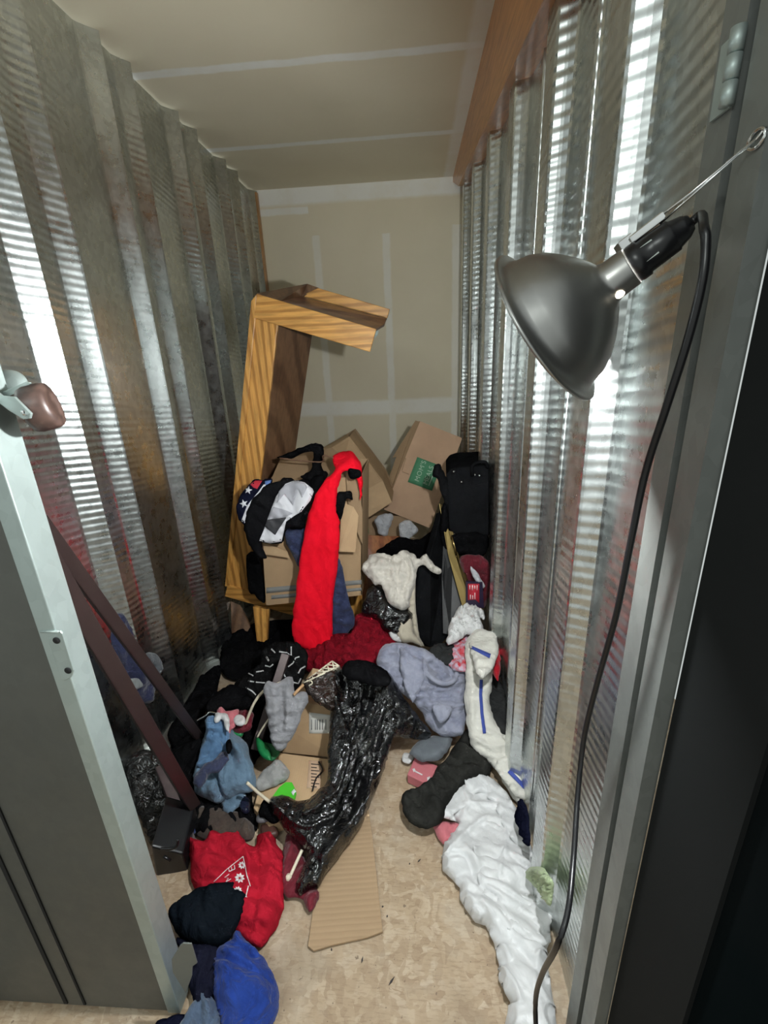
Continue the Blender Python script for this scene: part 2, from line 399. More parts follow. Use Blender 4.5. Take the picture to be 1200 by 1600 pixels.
def fz(z, pts): return [Z(p[0], p[1], p[2] if len(p) > 2 else z) for p in pts]
def fy(y, pts): return [Y(p[0], p[1], p[2] if len(p) > 2 else y) for p in pts]
#@@STRUCT
# ================================================================== SETTING
def S(o): o['kind'] = 'structure'; return o
S(box('floor', (-2.2, -1.4, -.04), (1.2, YB+.05, 0), M_floor))
seam = mat('floor_seam', (.10, .07, .045), .9)
M_ceil = drywall('ceiling_drywall', [(1, 2.366, .028, 0, -9, 9, 1), (1, 3.133, .028, 0, -9, 9, 1), (0, .285, .055, 1, -9, 9, .8)])
S(box('ceiling', (XL-.1, .3, H), (XR+.12, YB+.05, H+.04), M_ceil))
ZH = 1.174
M_back = drywall('back_drywall', [(2, ZH, .062, 0, -9, .33, .8), (2, H-.05, .06, 0, -9, 9, 1), (0, Y(500, 450, YB)[0], .03, 2, .3, Y(500, 368, YB)[2], .6), (0, Y(606, 450, YB)[0], .03, 2, .3, Y(606, 365, YB)[2], .7), (0, Y(714, 450, YB)[0]-.005, .035, 2, 0, Y(714, 350, YB)[2], .65),
    (2, Y(450, 330, YB)[2], .025, 0, -9, Y(482, 330, YB)[0], .9)])
S(box('wall_back', (XL-.1, YB, 0), (XR+.12, YB+.05, H), M_back))
def corrugated(name, x, sgn, prof, z0, z1, mt):
    """profile (y, depth into the room) extruded upwards, folded sheet 3 mm thick"""
    V, Fc = [], []; zs = [z0+(z1-z0)*i/24 for i in range(25)]; n = len(prof)
    for k, z in enumerate(zs):
        for (y, d) in prof:
            w = .0022*noise.noise((y*1.3, z*1.1, x*5)); V.append((x+sgn*(d+w), y, z))
    m0 = len(V)
    for k, z in enumerate(zs):
        for (y, d) in prof:
            w = .0022*noise.noise((y*1.3, z*1.1, x*5)); V.append((x+sgn*(d+w-.003), y, z))
    for k in range(24):
        for i in range(n-1):
            a = k*n+i; Fc.append([a, a+1, a+n+1, a+n]); Fc.append([m0+a+n, m0+a+n+1, m0+a+1, m0+a])
    return S(mesh(name, V, Fc, mt, fix=False))
def smooth_prof(P, rr=.006):
    out = []
    for i, (y, d) in enumerate(P):
        if i in (0, len(P)-1): out.append((y, d)); continue
        a = np.array(P[i-1]); b = np.array((y, d)); c = np.array(P[i+1])
        for q_, s_ in ((a, 1), (c, -1)):
            l_ = np.linalg.norm(q_-b); out.append(tuple(b+(q_-b)*min(rr, l_*.4)/l_))
    return out
pl = [(.30, 0)]
y0 = .87-.59
for k in range(6):
    b = y0+k*.59
    pl += [(b+.535, 0)]+[(b+.535+.062*t, .050*t**1.15) for t in (.15, .3, .45, .6, .8, 1)]+[(b+.600, .051), (b+.604, .012), (b+.728, .010)]
    pl += [(b+.728+.062*t, .010+.042*t**1.15) for t in (.15, .3, .45, .6, .8, 1)]+[(b+.794, .052), (b+.799, .004), (b+.83, 0)]
pl = [p for p in pl if p[0] < YB]; pl = sorted(pl); pl += [(YB, 0)]
corrugated('wall_left', XL-.02, 1, smooth_prof(pl), -.0, H-.01, M_wall)
pr = [(.64, 0)]
for b in (.90, 1.33, 1.80, 2.30, 2.84, 3.36):
    pr += [(b-.05, .0), (b-.024, .003), (b-.012, .020), (b-.002, .042), (b+.004, .044), (b+.085, .044), (b+.105, .0)]
    s_ = b+.25; pr += [(s_, 0), (s_+.004, .010), (s_+.012, .010), (s_+.016, 0)]
pr += [(YB, 0)]; pr = sorted(pr)
corrugated('wall_right', XR+.022, -1, smooth_prof(pr, .004), 0, H-.01, M_wall_r)
M_beam = wood('stained_trim_wood', (.62, .27, .095), (.47, .19, .06), 3, stretch=(1, .10, 1))
u0, u1 = Z(788-8, -28, H), Z(706, 283, H); l0, l1 = X(849, 0, .300), X(716, 291, .300)
l0 = l0+(l0-l1)*.25; u0 = u0+(u0-u1)*.2
S(prism('trim_1', [u0, u1, l1, l0], (.085, 0, .0), M_beam))
M_strip = wood('corner_strip_wood', (.42, .22, .09), (.30, .14, .05), 5, stretch=(1, 1, .1))
S(box('trim_2', (Y(722, 500, YB)[0], YB-.03, 0), (Y(735, 500, YB)[0], YB, H-.05), M_strip))
S(box('trim_3', (XL-.01, YB-.03, 0), (XL+.032, YB, H-.02), M_strip))
S(box('baseboard_left', (XL-.02, .7, 0), (XL+.055, 2.9, .035), galvanized('dull_base_channel', False, (.30, .31, .29), .4, .9)))
M_galv2 = galvanized('dull_jamb_steel', False, (.25, .265, .25), .45, .6, .06)
# right jamb : channel with a dark reveal, and the open right door leaf
jr = S(empty('door_frame_right', (XR, .6, 0)))
box('jamb_strip', (XR-.002, .566, 0), (XR+.022, .614, 2.7), M_galv2, jr)
box('jamb_gap', (XR+.012, .614, 0), (XR+.03, .634, 2.7), mat('gap_shade_black', (.01, .01, .01), .9), jr)  # black strip stands in for the shade in the jamb gap
box('jamb_inner', (XR-.001, .634, 0), (XR+.022, .680, 2.7), M_galv2, jr)
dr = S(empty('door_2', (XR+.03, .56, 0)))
prism('door_leaf', [(XR+.03, .562, .02), (XR+.075, .562, .02), (XR+.33, -.45, .02), (XR+.285, -.45, .02)], (0, 0, 2.2), M_shaded_door, dr, .002)
prism('door_stile', [(XR+.020, .560, .02), (XR+.030, .562, .02), (XR+.062, .44, .02), (XR+.052, .438, .02)], (0, 0, 2.2), mat('shaded_stile_steel', (.014, .015, .015), .6, 0, spec=.03), dr)  # stile's shade painted as near-black steel
for px, py in ((1048, 1096), (1024, 1203)):
    p = X(px, py, XR+.045); lathe('rivet', [(0, .004), (.002, .003), (.003, .0)], p, (-1, -.2, 0), M_galv, dr, 12)
hg = S(empty('door_hinge', X(1175, 80, XR)))
hz0, hz1 = X(1165, 150, XR-.003)[2], X(1183, 20, XR-.003)[2]
hy = X(1165, 150, XR)[1]+.018
for k in range(3):
    a = hz0+(hz1-hz0)*k/3; tube('knuckle', [(XR-.008, hy, a+.001), (XR-.008, hy, a+(hz1-hz0)/3-.001)], .0075, M_galv, hg, 16)
box('hinge_plate', (XR-.005, hy, hz0), (XR-.002, hy+.035, hz1), M_galv, hg)
# left front panel
lf = S(empty('wall_front_left', (-.63, .66, 0)))
e_top, e_bot = Y(16, 660, .672), Z(302, 1590, .02)
ex, ey = -.640, .655
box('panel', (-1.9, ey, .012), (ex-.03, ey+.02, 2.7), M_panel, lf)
box('jamb_channel', (ex-.03, ey-.004, .01), (ex+.004, ey+.05, 2.7), M_galv, lf, .002)
blk = mat('gap_black', (.006, .006, .006), .9)
def vline(p, w):
    a = pj(Z(*p, .02)); b_ = Y(p[0], p[1], ey); x = b_[0]
    box('seam', (x-w/2, ey-.003, .02), (x+w/2, ey, 2.7), blk, lf)
vline((143, 1590), .006); vline((114, 1588), .010)
for px, py in ((30, 877), (218, 1428)):
    lathe('rivet', [(0, .004), (.002, .003), (.003, 0)], Y(px, py, ey-.001), (0, -1, 0), M_galv, lf, 12)
# strike plate
sp_ = [Y(*p, ey-.006) for p in ((76, 998), (93, 986), (97, 990), (115, 1048), (112, 1058), (100, 1064), (95, 1060), (77, 1006))]
st = empty('strike_plate', Y(96, 1025, ey-.006), 'galvanized latch strike plate with two holes on the left door jamb', 'strike plate')
sheet('plate', sp_, .004, M_galv, st, .0008)
for p in ((88, 1001), (106, 1048)):
    lathe('hole', [(0, .0065), (.001, .0060), (.001, 0)], Y(*p, ey-.0068), (0, -1, 0), blk, st, 18)
tube('latch_pin', [Y(64, 987, ey-.004), Y(92, 987, ey-.006)], .0022, M_galv, st)
# clip bracket low on the jamb
cb = tag(sheet('jamb_clip', [Y(*p, .64) for p in ((268, 1500), (281, 1478), (286, 1474), (299, 1475), (308, 1505), (301, 1510), (300, 1525), (290, 1552), (270, 1520))], .003, mat('dull_clip_steel', (.20, .22, .21), .5, .6), None, .0008), 'small bent galvanized clip low on the left door jamb', 'bracket')
#@@LAMP
# ================================================================== CLAMP LAMP
M_refl = mat('brushed_reflector_outside', (.4, .4, .39), .36, .95); q = N(M_refl)
q.base(q.ramp(q.noise(q.coord(), 5, 4), [(.35, (.34, .34, .335)), (.7, (.50, .49, .46))]))
q.bump(q.noise(q.coord(scale=(1, 1, 1)), 14, 3), .15, .006)
M_rin = mat('reflector_inside', (.85, .85, .83), .35, .9)
M_blk = mat('black_plastic', (.008, .008, .009), .32)
M_chrome = mat('bright_steel', (.75, .76, .75), .18, 1)
pa = np.array([856., 512.]); vr = ray(*pa); vr /= np.linalg.norm(vr)
ax = ROT.T @ np.array([-.806, -.592, 0]); ax -= vr*(ax@vr); ax /= np.linalg.norm(ax); ax = ax*.973+vr*.23; ax /= np.linalg.norm(ax)
rc = CAM+ray(*pa)*.625
RR = .1095
lamp = empty('clamp_lamp', rc, 'aluminium dome clamp work lamp hanging from the right door jamb', 'lamp')
Ls = .138
LK = .75
prof = [(0.004, RR), (.002, RR+.004), (-.002, RR+.004), (-.004, RR), (-.006, RR-.008), (-.018, RR-.014), (-.038, RR-.019), (-.060, RR-.030), (-.080, RR-.046), (-.096, RR-.062), (-.106, RR-.074), (-.112, .027), (-.120, .0245), (-.150, .0235), (-.152, .0225)]
prof = [(s_*LK, r_) for s_, r_ in prof]
refl = lathe('reflector', prof, rc, ax, M_refl, lamp, 72)
pin = [(s_+.0, max(r_-.0022, .018)) for s_, r_ in prof[1:12]]
lathe('reflector_lining', [(0.0035, RR)]+pin, rc, ax, M_rin, lamp, 72)
# vent hole in the neck: a disc with the bulb's light put in as glow
side = np.cross(ax, ROT[2]); side /= np.linalg.norm(side)
nk = rc-ax*0.0907
hole_p = CAM+ray(963, 457)*np.linalg.norm(nk-CAM)/np.linalg.norm(ray(963, 457))
hd = hole_p-nk; hd -= ax*(hd@ax); hd /= np.linalg.norm(hd); hd = hd*.8-ROT[2]*.75; hd -= ax*(hd@ax); hd /= np.linalg.norm(hd)
M_glow = mat('vent_hole_glow', (1, .95, .8), .5, emit=((1, .9, .72), 3.5))
lathe('vent_hole', [(.0008, .0), (.0009, .0048), (0, .0056)], nk+hd*.0255, hd, M_glow, lamp, 20)
# socket
lathe('socket', [(-0.1110, .0), (-0.1110, .0205), (-0.1185, .0225), (-0.1275, .0225), (-0.1290, .020), (-0.1425, .0195), (-0.1613, .0185), (-0.1628, .0165), (-0.1740, .013), (-0.1800, .0085), (-0.1822, 0)], rc, ax, M_blk, lamp, 40)
lathe('bulb', [(-0.1087, .013), (-0.0900, .014), (-0.0750, .020), (-0.0600, .028), (-0.0465, .030), (-0.0345, .026), (-0.0255, .015), (-0.0225, .0)], rc, ax, mat('lit_bulb_glass', (1, 1, 1), .4, emit=((1, .97, .9), 25)), lamp, 32)
up_ = -side if (-side)[2] > 0 else side
cl0 = rc-ax*0.1320+up_*.0225; cl1 = rc-ax*0.1537+up_*.0215
ckt = ROT[2]
def obox(name, c, ex_, ey_, ez_, mt, parent, bev=0):
    c, a, b, d = map(np.asarray, (c, ex_, ey_, ez_))
    return prism(name, [c-a-b-d, c+a-b-d, c+a+b-d, c-a+b-d], 2*d, mt, parent, bev)
obox('clamp_bracket', rc-ax*0.1395+up_*.0245, ax*.019, up_*.0045, ckt*.009, M_chrome, lamp, .0015)
obox('clamp_tab', rc-ax*0.1185+up_*.026-ckt*.0, ax*.008, up_*.006, ckt*.006, M_chrome, lamp, .001)
obox('switch_plate', rc-ax*0.1200-ckt*.0225, ax*.008, up_*.009, ckt*.0012, mat('grey_label', (.45, .5, .47), .5), lamp, .0004)
hk = X(1182, 217, XR-.004)
w0 = rc-ax*0.1320+up_*.027; w1 = rc-ax*0.1560+up_*.020
tubes('hanging_wire', [[w0, w0+(hk-w0)*.5-np.array([0, 0, .002]), hk], [w1, w1+(hk-w1)*.5, hk], [hk+(w0-hk)*.22+up_*.0, hk, X(1192, 205, XR-.004)]], .0013, M_chrome, lamp)
tube('clip_ring', [hk+np.array([0, .012*math.cos(t), .008*math.sin(t)]) for t in np.linspace(0, 6.3, 16)], .0018, M_chrome, lamp)
ce = rc-ax*0.1800
cord_px = [(1100, 356, .72), (1103, 380, .73), (1097, 440, .75), (1075, 530, .78), (1040, 640, .84), (1008, 740, .92), (985, 850, 1.0), (963, 960, 1.08), (935, 1060, 1.14), (913, 1150, 1.20), (903, 1240, 1.25), (897, 1330, 1.28), (888, 1420, 1.30), (870, 1478, 1.30), (848, 1520, 1.32), (837, 1560, 1.36), (838, 1620, 1.40)]
def at_t(px, py, t): return CAM+ray(px, py)*t
cpath = [ce, ce-ax*.010]
for px, py, t in cord_px:
    # the cord hangs straight down from the socket to the floor, swinging gently away from the wall
    k = min(1, max(0, (py-356)/1120)); x_ = .300-.085*max(0, (k-.72)/.28)**1.5
    P_ = X(px, py, x_); 
    if P_[2] < .012: P_ = Z(px, py, .012)
    cpath.append(P_)
tube('cord', cpath, .0048, M_blk, lamp, 10, 6)
pt = bpy.data.lights.new('lamp_bulb_light', 'POINT'); pt.energy = BULB_POWER; pt.shadow_soft_size = .022; pt.color = (.95, .99, 1)
po = bpy.data.objects.new('lamp_bulb_light', pt); COL.objects.link(po); po.location = rc-ax*.016; po.parent = lamp; po.matrix_parent_inverse = lamp.matrix_basis.inverted()
# ------------------------------------------------------------------ caster
M_wheel = mat('brown_caster_rubber', (.16, .085, .065), .42); q = N(M_wheel)
q.base(q.ramp(q.noise(q.coord(), 60, 5), [(.35, (.035, .020, .017)), (.65, (.085, .050, .040))]))
cs = empty('caster_wheel', Y(50, 625, .72), 'brown rubber caster wheel in a steel fork beside the left jamb', 'caster')
wc = Y(60, 638, .70); wa = np.array([.86, .36, .20]); wa /= np.linalg.norm(wa)
sc_ = .92
lathe('wheel', [(-.020*sc_, 0), (-.020*sc_, .019), (-.022*sc_, .0205), (-.020*sc_, .0335), (-.012*sc_, .036), (.012*sc_, .036), (.020*sc_, .0335), (.022*sc_, .0205), (.020*sc_, .019), (.020*sc_, 0)], wc+wa*.004, wa, M_wheel, cs, 48)
lathe('hub_plate', [(-.0212*sc_, 0), (-.0215*sc_, .028), (-.019*sc_, .029)], wc+wa*.004, wa, M_blk, cs, 40)
fp = [at_t(*p) for p in ()]
front = [Y(-25, 595, .675), Y(2, 618, .668), Y(22, 620, .664), Y(36, 634, .66), Y(48, 646, .658), Y(46, 654, .658), Y(36, 655, .66), Y(14, 642, .664), Y(-4, 628, .67), Y(-28, 640, .675)]
sheet('fork_arm', front, .004, M_galv, cs, .0008)
sheet('fork_arm', [Y(-10, 618, .69), Y(40, 596, .70), Y(47, 597, .70), Y(46, 606, .70), Y(20, 616, .69), Y(-8, 628, .69)], .004, M_galv, cs, .0008)
lathe('swivel_cap', [(0, .030), (.006, .028), (.010, .018), (.011, 0)], Y(14, 606, .73), (.2, -.9, .4), M_galv, cs, 32)
lathe('axle_nut', [(0, .005), (.003, .005), (.004, 0)], Y(39, 645, .656), -wa, M_chrome, cs, 6)
#@@FURN
# ================================================================== OAK HUTCH
M_black = cloth_mat('black_fabric', (.010, .010, .011), (.006, .006, .007)); M_blackv = cloth_mat('black_case_fabric', (.018, .019, .021), (.010, .010, .011), rough=.7, wr=.1)
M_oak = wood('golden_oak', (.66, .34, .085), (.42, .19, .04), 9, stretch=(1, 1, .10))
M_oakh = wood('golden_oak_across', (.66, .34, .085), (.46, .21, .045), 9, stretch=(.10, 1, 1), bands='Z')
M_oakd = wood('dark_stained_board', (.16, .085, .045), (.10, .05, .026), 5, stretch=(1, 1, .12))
hut = empty('oak_hutch', Y(380, 925, 2.35), 'golden oak hutch frame leaning against the left side of the back wall', 'furniture')
yf = 2.35
def quad(name, pts, th, mt, bev=.003, par=None): return sheet(name, [Y(*p) for p in pts], th, mt, par or hut, bev)
quad('post', [(399, 497, yf), (434, 506, yf), (388, 925, yf), (356, 918, yf)], .022, M_oak)
quad('edge_moulding', [(392, 470, yf-.01), (401, 459, yf-.01), (399, 500, yf-.01), (358, 918, yf-.01), (351, 916, yf-.01)], .05, M_oak, .004)
quad('front_rail', [(401, 459, yf-.012), (588, 514, yf-.012), (578, 550, yf-.012), (397, 497, yf-.012)], .024, M_oakh)
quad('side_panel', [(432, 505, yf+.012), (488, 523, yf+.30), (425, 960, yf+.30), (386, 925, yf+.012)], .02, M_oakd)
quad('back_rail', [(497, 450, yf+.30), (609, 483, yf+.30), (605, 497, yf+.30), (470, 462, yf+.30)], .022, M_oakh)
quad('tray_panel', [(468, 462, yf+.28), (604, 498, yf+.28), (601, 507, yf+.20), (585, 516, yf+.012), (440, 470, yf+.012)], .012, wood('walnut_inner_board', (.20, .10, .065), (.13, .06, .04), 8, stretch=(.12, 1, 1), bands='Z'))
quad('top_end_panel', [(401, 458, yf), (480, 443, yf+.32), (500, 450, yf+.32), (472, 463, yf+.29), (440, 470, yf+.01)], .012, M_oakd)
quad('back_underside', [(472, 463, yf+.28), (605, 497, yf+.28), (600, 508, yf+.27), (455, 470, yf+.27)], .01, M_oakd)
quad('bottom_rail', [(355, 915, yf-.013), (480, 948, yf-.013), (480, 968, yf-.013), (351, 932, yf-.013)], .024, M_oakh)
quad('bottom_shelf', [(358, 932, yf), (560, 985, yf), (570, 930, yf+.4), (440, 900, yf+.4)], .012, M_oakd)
quad('leg', [(395, 948, 2.24), (420, 952, 2.24), (417, 1004, 2.2), (401, 1002, 2.2)], .03, M_oak)
quad('leg', [(540, 930, yf+.06), (566, 930, yf+.06), (566, 985, yf+.06), (540, 985, yf+.06)], .03, M_oak)
quad('corner_block', [(578, 520, yf+.02), (592, 516, yf+.04), (590, 524, yf+.04), (582, 532, yf+.02)], .01, M_galv, .001)
wp = tag(sheet('wooden_board', [Y(*p) for p in ((562, 836, 2.75), (632, 838, 2.85), (596, 885, 2.7), (582, 960, 2.55), (562, 950, 2.55))], .02, wood('orange_stained_wood', (.40, .15, .05), (.28, .09, .03), 4), None, .002), 'orange stained wooden board standing between the large carton and the cream cloth', 'panel')
tag(sheet('curved_board', [Y(*p) for p in ((360, 938, 2.42), (376, 946, 2.40), (388, 968, 2.36), (396, 990, 2.3), (392, 1000, 2.26), (362, 1000, 2.26))], .02, M_oakd, None, .003), 'dark brown board standing behind the front leg of the oak hutch', 'board')
tag(cloth('dark_cloth_or_shade', fz(.03, [(345, 1015), (372, 985), (420, 972), (470, 968), (560, 975), (575, 1010), (500, 1040), (400, 1065), (350, 1055)]), M_black, .03, .05, .012, 9), 'black heap added for the shadow and dark stuff under the oak hutch', 'clothing')  # black heap covers the floor, standing in for shadow and dark things
# ------------------------------------------------------------------ cartons
M_card = cardboard('kraft_cardboard'); M_card2 = cardboard('kraft_cardboard_light', (.50, .345, .20)); M_cardin = cardboard('kraft_inside', (.34, .23, .135))
M_grey = mat('grey_print', (.20, .20, .19), .8)
def carton(name, quadpts, depth, mt, label, group=None, open_top=False):
    P = [np.asarray(p) for p in quadpts]; r_ = empty(name, P[3], label, 'box', group)
    n_ = -nrm(P)*depth; th = .004
    sheet('front_panel', P, th, mt, r_)
    Q = [p+n_ for p in P]
    sheet('back_panel', Q, th, mt, r_)
    for i, nm in ((1, 'right_panel'), (2, 'bottom_panel'), (3, 'left_panel')) + (() if open_top else ((0, 'top_panel'),)):
        a, b = P[i], P[(i+1) % 4]; sheet(nm, [a, b, b+n_, a+n_], th, mt, r_)
    return r_, n_
c1, c1n = carton('cardboard_box', [Y(406, 765, 2.16), Y(566, 742, 2.16), Y(565, 929, 2.16), Y(417, 945, 2.16)], .36, M_card, 'large open cardboard box with grey stripes standing in the oak hutch', open_top=True)
fb = [c for c in c1.children if c.name.startswith('front_panel')][0]
for a in (((416, 917), (566, 898), (566, 907), (417, 926)), ((417, 930), (566, 911), (566, 917), (417, 936))):
    pass
merge_patches('printed_stripes', fb, [[(416, 918), (565, 906), (565, 913), (416, 927)], [(416, 931), (565, 918), (565, 923), (416, 937)]], M_grey, 8)
sheet('flap', [Y(*p) for p in ((406, 768, 2.15), (426, 744, 2.3), (440, 712, 2.5), (520, 700, 2.52), (566, 742, 2.17))], .004, M_cardin, c1)
sheet('flap', [Y(*p) for p in ((534, 785, 2.13), (552, 792, 2.12), (560, 806, 2.12), (555, 863, 2.10), (530, 862, 2.10))], .004, M_card2, c1)
sheet('flap', [Y(*p) for p in ((411, 848, 2.12), (449, 862, 2.12), (452, 872, 2.12), (413, 866, 2.12))], .004, M_card2, c1)
sheet('flap', [Y(*p) for p in ((540, 735, 2.14), (556, 735, 2.12), (566, 800, 2.12), (566, 850, 2.12), (545, 800, 2.14))], .004, M_cardin, c1)
c2 = empty('cardboard_box', Y(580, 800, 2.8), 'plain brown cardboard box tilted behind the red garment', 'box')
A_, B_, C_, D_ = Y(546, 682, 2.80), Y(598, 751, 2.74), Y(560, 775, 2.74), Y(498, 712, 2.86)
sheet('side_panel', [A_, B_, Y(566, 771, 2.72), Y(520, 790, 2.72), D_], .004, M_card, c2)
sheet('top_panel', [A_, D_, Y(500, 702, 2.95), Y(541, 679, 2.95)], .004, M_card2, c2)
sheet('end_panel', [Y(598, 751, 2.74), Y(612, 784, 2.70), Y(566, 814, 2.68), Y(540, 810, 2.68), Y(540, 785, 2.70), Y(566, 769, 2.72)], .004, M_card2, c2)
sheet('back_panel', [A_+[0, .3, 0], B_+[0, .3, 0], Y(612, 784, 2.70)+[0, .25, .02], Y(566, 814, 2.68)+[0, .3, 0], D_+[0, .3, 0]], .004, M_cardin, c2)
for a, b in ((A_, B_), (B_, Y(612, 784, 2.70)), (Y(612, 784, 2.70), Y(566, 814, 2.68))): sheet('edge_panel', [a, b, b+[0, .25, 0], a+[0, .25, 0]], .004, M_card, c2)
MQ = [Y(656, 659, 3.02), Y(721, 685, 3.02), Y(671, 824, 2.92), Y(600, 795, 2.92)]
c3, c3n = carton('cardboard_box', MQ, .22, cardboard('kraft_meal_box', (.50, .33, .215)), 'tilted cardboard meal box with green square MOM\'S MEALS print', None)
sheet('open_flap', [Y(*p) for p in ((656, 659, 3.03), (649, 657, 3.06), (613, 715, 3.06), (619, 714, 3.04), (603, 760, 3.0), (600, 796, 2.93), (612, 765, 2.93))], .004, M_cardin, c3)
f3 = [c for c in c3.children if c.name.startswith('front_panel')][0]
gp = patch('green_print', f3, [(652, 714), (689, 728), (675, 767), (637, 753)], mat('green_ink', (.06, .22, .11), .8), 6, parent=c3)
M_ink = mat('pale_ink', (.42, .55, .42), .8)
def text_on(body, p0, p1, size_px, plane, mt, parent, sx=1.0):
    """lettering whose baseline runs from pixel p0 towards p1 on a plane given by (point, normal)"""
    pt_, n_ = plane
    def hit(px): d = ray(*px); return CAM+d*((pt_-CAM)@n_)/(d@n_)
    a, b = hit(p0), hit(p1); ux = (b-a)/np.linalg.norm(b-a); uy = np.cross(n_, ux)
    pm = pj(a); s_ = size_px*pm[2]/F
    cu = bpy.data.curves.new(body, 'FONT'); cu.body = body; cu.size = s_; cu.extrude = .0004; cu.materials.append(mt); cu.space_character = sx
    o = bpy.data.objects.new('lettering', cu); COL.objects.link(o)
    a = a+n_*.0032
    o.matrix_world = Matrix([(ux[i], uy[i], n_[i], a[i]) for i in range(3)]+[(0, 0, 0, 1)])
    bpy.context.view_layer.update(); mw = o.matrix_world.copy()
    me = bpy.data.meshes.new_from_object(o.evaluated_get(bpy.context.evaluated_depsgraph_get())); bpy.data.objects.remove(o)
    me.transform(mw); return link('lettering', me, None if me.materials else mt, parent)
n3 = nrm(MQ); pl3 = (MQ[0], n3)
text_on("MOM'S", (654, 753), (667, 719), 10.5, pl3, M_ink, c3, 1.1)
text_on("MEALS", (667, 758), (680, 724), 10.5, pl3, M_ink, c3, 1.0)
patch('printed_line', f3, stroke([(670, 759), (677, 741)], 1.6), M_ink, 6, parent=c3, off=.0035)
for st_ in (stroke([(618, 733), (639, 741)], 1), stroke([(634, 716), (628, 735)], 1)): patch('carton_mark', f3, st_, M_cardin, 6, parent=c3)
c4, _ = carton('cardboard_box', [Y(565, 806, 2.95), Y(642, 806, 2.95), Y(640, 842, 2.92), Y(565, 840, 2.92)], .2, M_cardin, 'small cardboard box with green mark under the tilted boxes')
patch('green_print', [c for c in c4.children if c.name.startswith('front_panel')][0], [(567, 824), (576, 825), (576, 833), (567, 832)], mat('green_ink_small', (.07, .26, .12), .8), 6, parent=c4)
M_clear = mat('clear_plastic_film', (.80, .82, .86), .15, spec=.9, alpha=.7); q = N(M_clear); q.bump(q.noise(q.coord(), 45, 5, .6, 1), .9, .02)
tag(cloth('plastic_bag', fy(2.80, [(586, 812), (600, 802), (614, 806), (610, 822), (604, 837), (592, 834)]), M_clear, .012, .02, .010, 26, step=2.5, film=True), 'crumpled clear plastic bag on the small box under the tilted cartons', 'plastic bag')
tag(cloth('plastic_bag', fy(2.75, [(624, 818), (640, 812), (652, 828), (640, 842), (632, 847), (625, 834)]), M_clear, .012, .02, .010, 26, step=2.5, film=True), 'crumpled clear plastic bag directly below the meal box', 'plastic bag')
#@@RIGHTBACK
# ------------------------------------------------------------------ black case, suitcase
M_brass = mat('aged_brass', (.30, .215, .085), .30, 1)
tag(cloth('black_coat', fy(2.72, [(586, 872), (604, 850), (625, 838), (650, 843), (672, 830), (692, 792), (705, 830), (700, 900), (640, 925), (600, 920)]), M_black, .03, .05, .012, 12), 'black cloth heap behind the cream towel and below the meal box', 'clothing')
cs_ = empty('instrument_case', Y(690, 1000, 2.2), 'tall open black hard case with brass edge trim beside the suitcase', 'case')
lid = [Y(*p) for p in ((655, 884, 2.18), (672, 868, 2.22), (690, 800, 2.4), (700, 860, 2.38), (720, 960, 2.2), (708, 985, 2.12), (690, 1006, 2.06), (672, 1012, 2.06), (656, 1000, 2.08), (650, 960, 2.12))]
sheet('lid', lid, .05, M_blackv, cs_, .004)
sheet('lid_lining', [Y(*p) for p in ((694, 812, 2.36), (708, 880, 2.26), (722, 948, 2.14), (704, 992, 2.06), (692, 990, 2.07), (690, 900, 2.25))], .02, mat('case_lining_black', (.006, .006, .007), .5), cs_, .002)
sheet('brass_edge', [Y(*p) for p in ((686, 786, 2.36), (692, 789, 2.36), (706, 850, 2.26), (737, 944, 2.10), (723, 952, 2.10), (700, 868, 2.24))], .012, M_brass, cs_, .002)
sheet('brass_lip', [Y(*p) for p in ((708, 846, 2.25), (714, 862, 2.2), (737, 925, 2.10), (741, 941, 2.08), (736, 944, 2.09), (720, 895, 2.16))], .006, M_brass, cs_, .001)
for k in range(1):
    sheet('latch', [Y(*p) for p in ((701, 829, 2.24), (708, 831, 2.24), (716, 868, 2.20), (712, 871, 2.20), (704, 845, 2.23))], .008, M_brass, cs_, .002)
    tube('latch_bar', [Y(706, 838, 2.21), Y(710, 853, 2.19), Y(713, 868, 2.18)], .006, M_brass, cs_)
cloth('strap', fy(2.30, [(680, 727), (686, 725), (694, 740), (700, 752), (703, 775), (703, 800), (697, 790), (688, 765), (683, 748), (677, 742)]), M_blackv, .012, .012, .004, 20, parent=cs_)
tag(cloth('black_cloth_or_shade', fy(2.32, [(690, 795), (700, 790), (712, 850), (728, 905), (722, 925), (706, 870), (690, 850)]), M_black, .012, .02, .006, 20), 'black garment hanging over the brass edge of the open case', 'clothing')
sc1 = empty('suitcase', Y(730, 838, 2.2), 'black fabric suitcase with silver rivets against the right wall', 'suitcase')
sf = [Y(*p) for p in ((697, 742, 2.30), (704, 733, 2.30), (716, 729, 2.30), (764, 727, 2.24), (764, 838, 2.2), (712, 836, 2.26), (702, 828, 2.27))]
prism('suitcase_body', sf, (0.02, .34, .0), M_blackv, sc1, .008)
for p in ((709, 737), (721, 753), (744, 769), (746, 797), (727, 814)):
    lathe('rivet', [(0, .005), (.003, .004), (.004, 0)], Y(*p, 2.262), (0, -1, 0), M_chrome, sc1, 12)
for a in ((742, 742), (749, 743), (747, 825), (753, 825)):
    lathe('rivet', [(0, .005), (.003, .004), (.004, 0)], Y(*a, 2.236), (0, -1, 0), M_chrome, sc1, 12)
tube('handle', [Y(738, 743, 2.24), Y(738, 729, 2.215), Y(745, 723, 2.21), Y(758, 722, 2.20), Y(762, 730, 2.215)], .008, M_blackv, sc1, 10, 5)
tag(cloth('black_cloth_or_shade', fy(2.22, [(704, 838), (730, 832), (762, 836), (760, 862), (745, 872), (728, 868), (712, 864)]), M_black, .03, .03, .01, 20), 'black cloth bundle wedged directly under the suitcase', 'clothing')
M_maroon = cloth_mat('maroon_cloth', (.13, .012, .022), (.08, .008, .014), rough=.6)
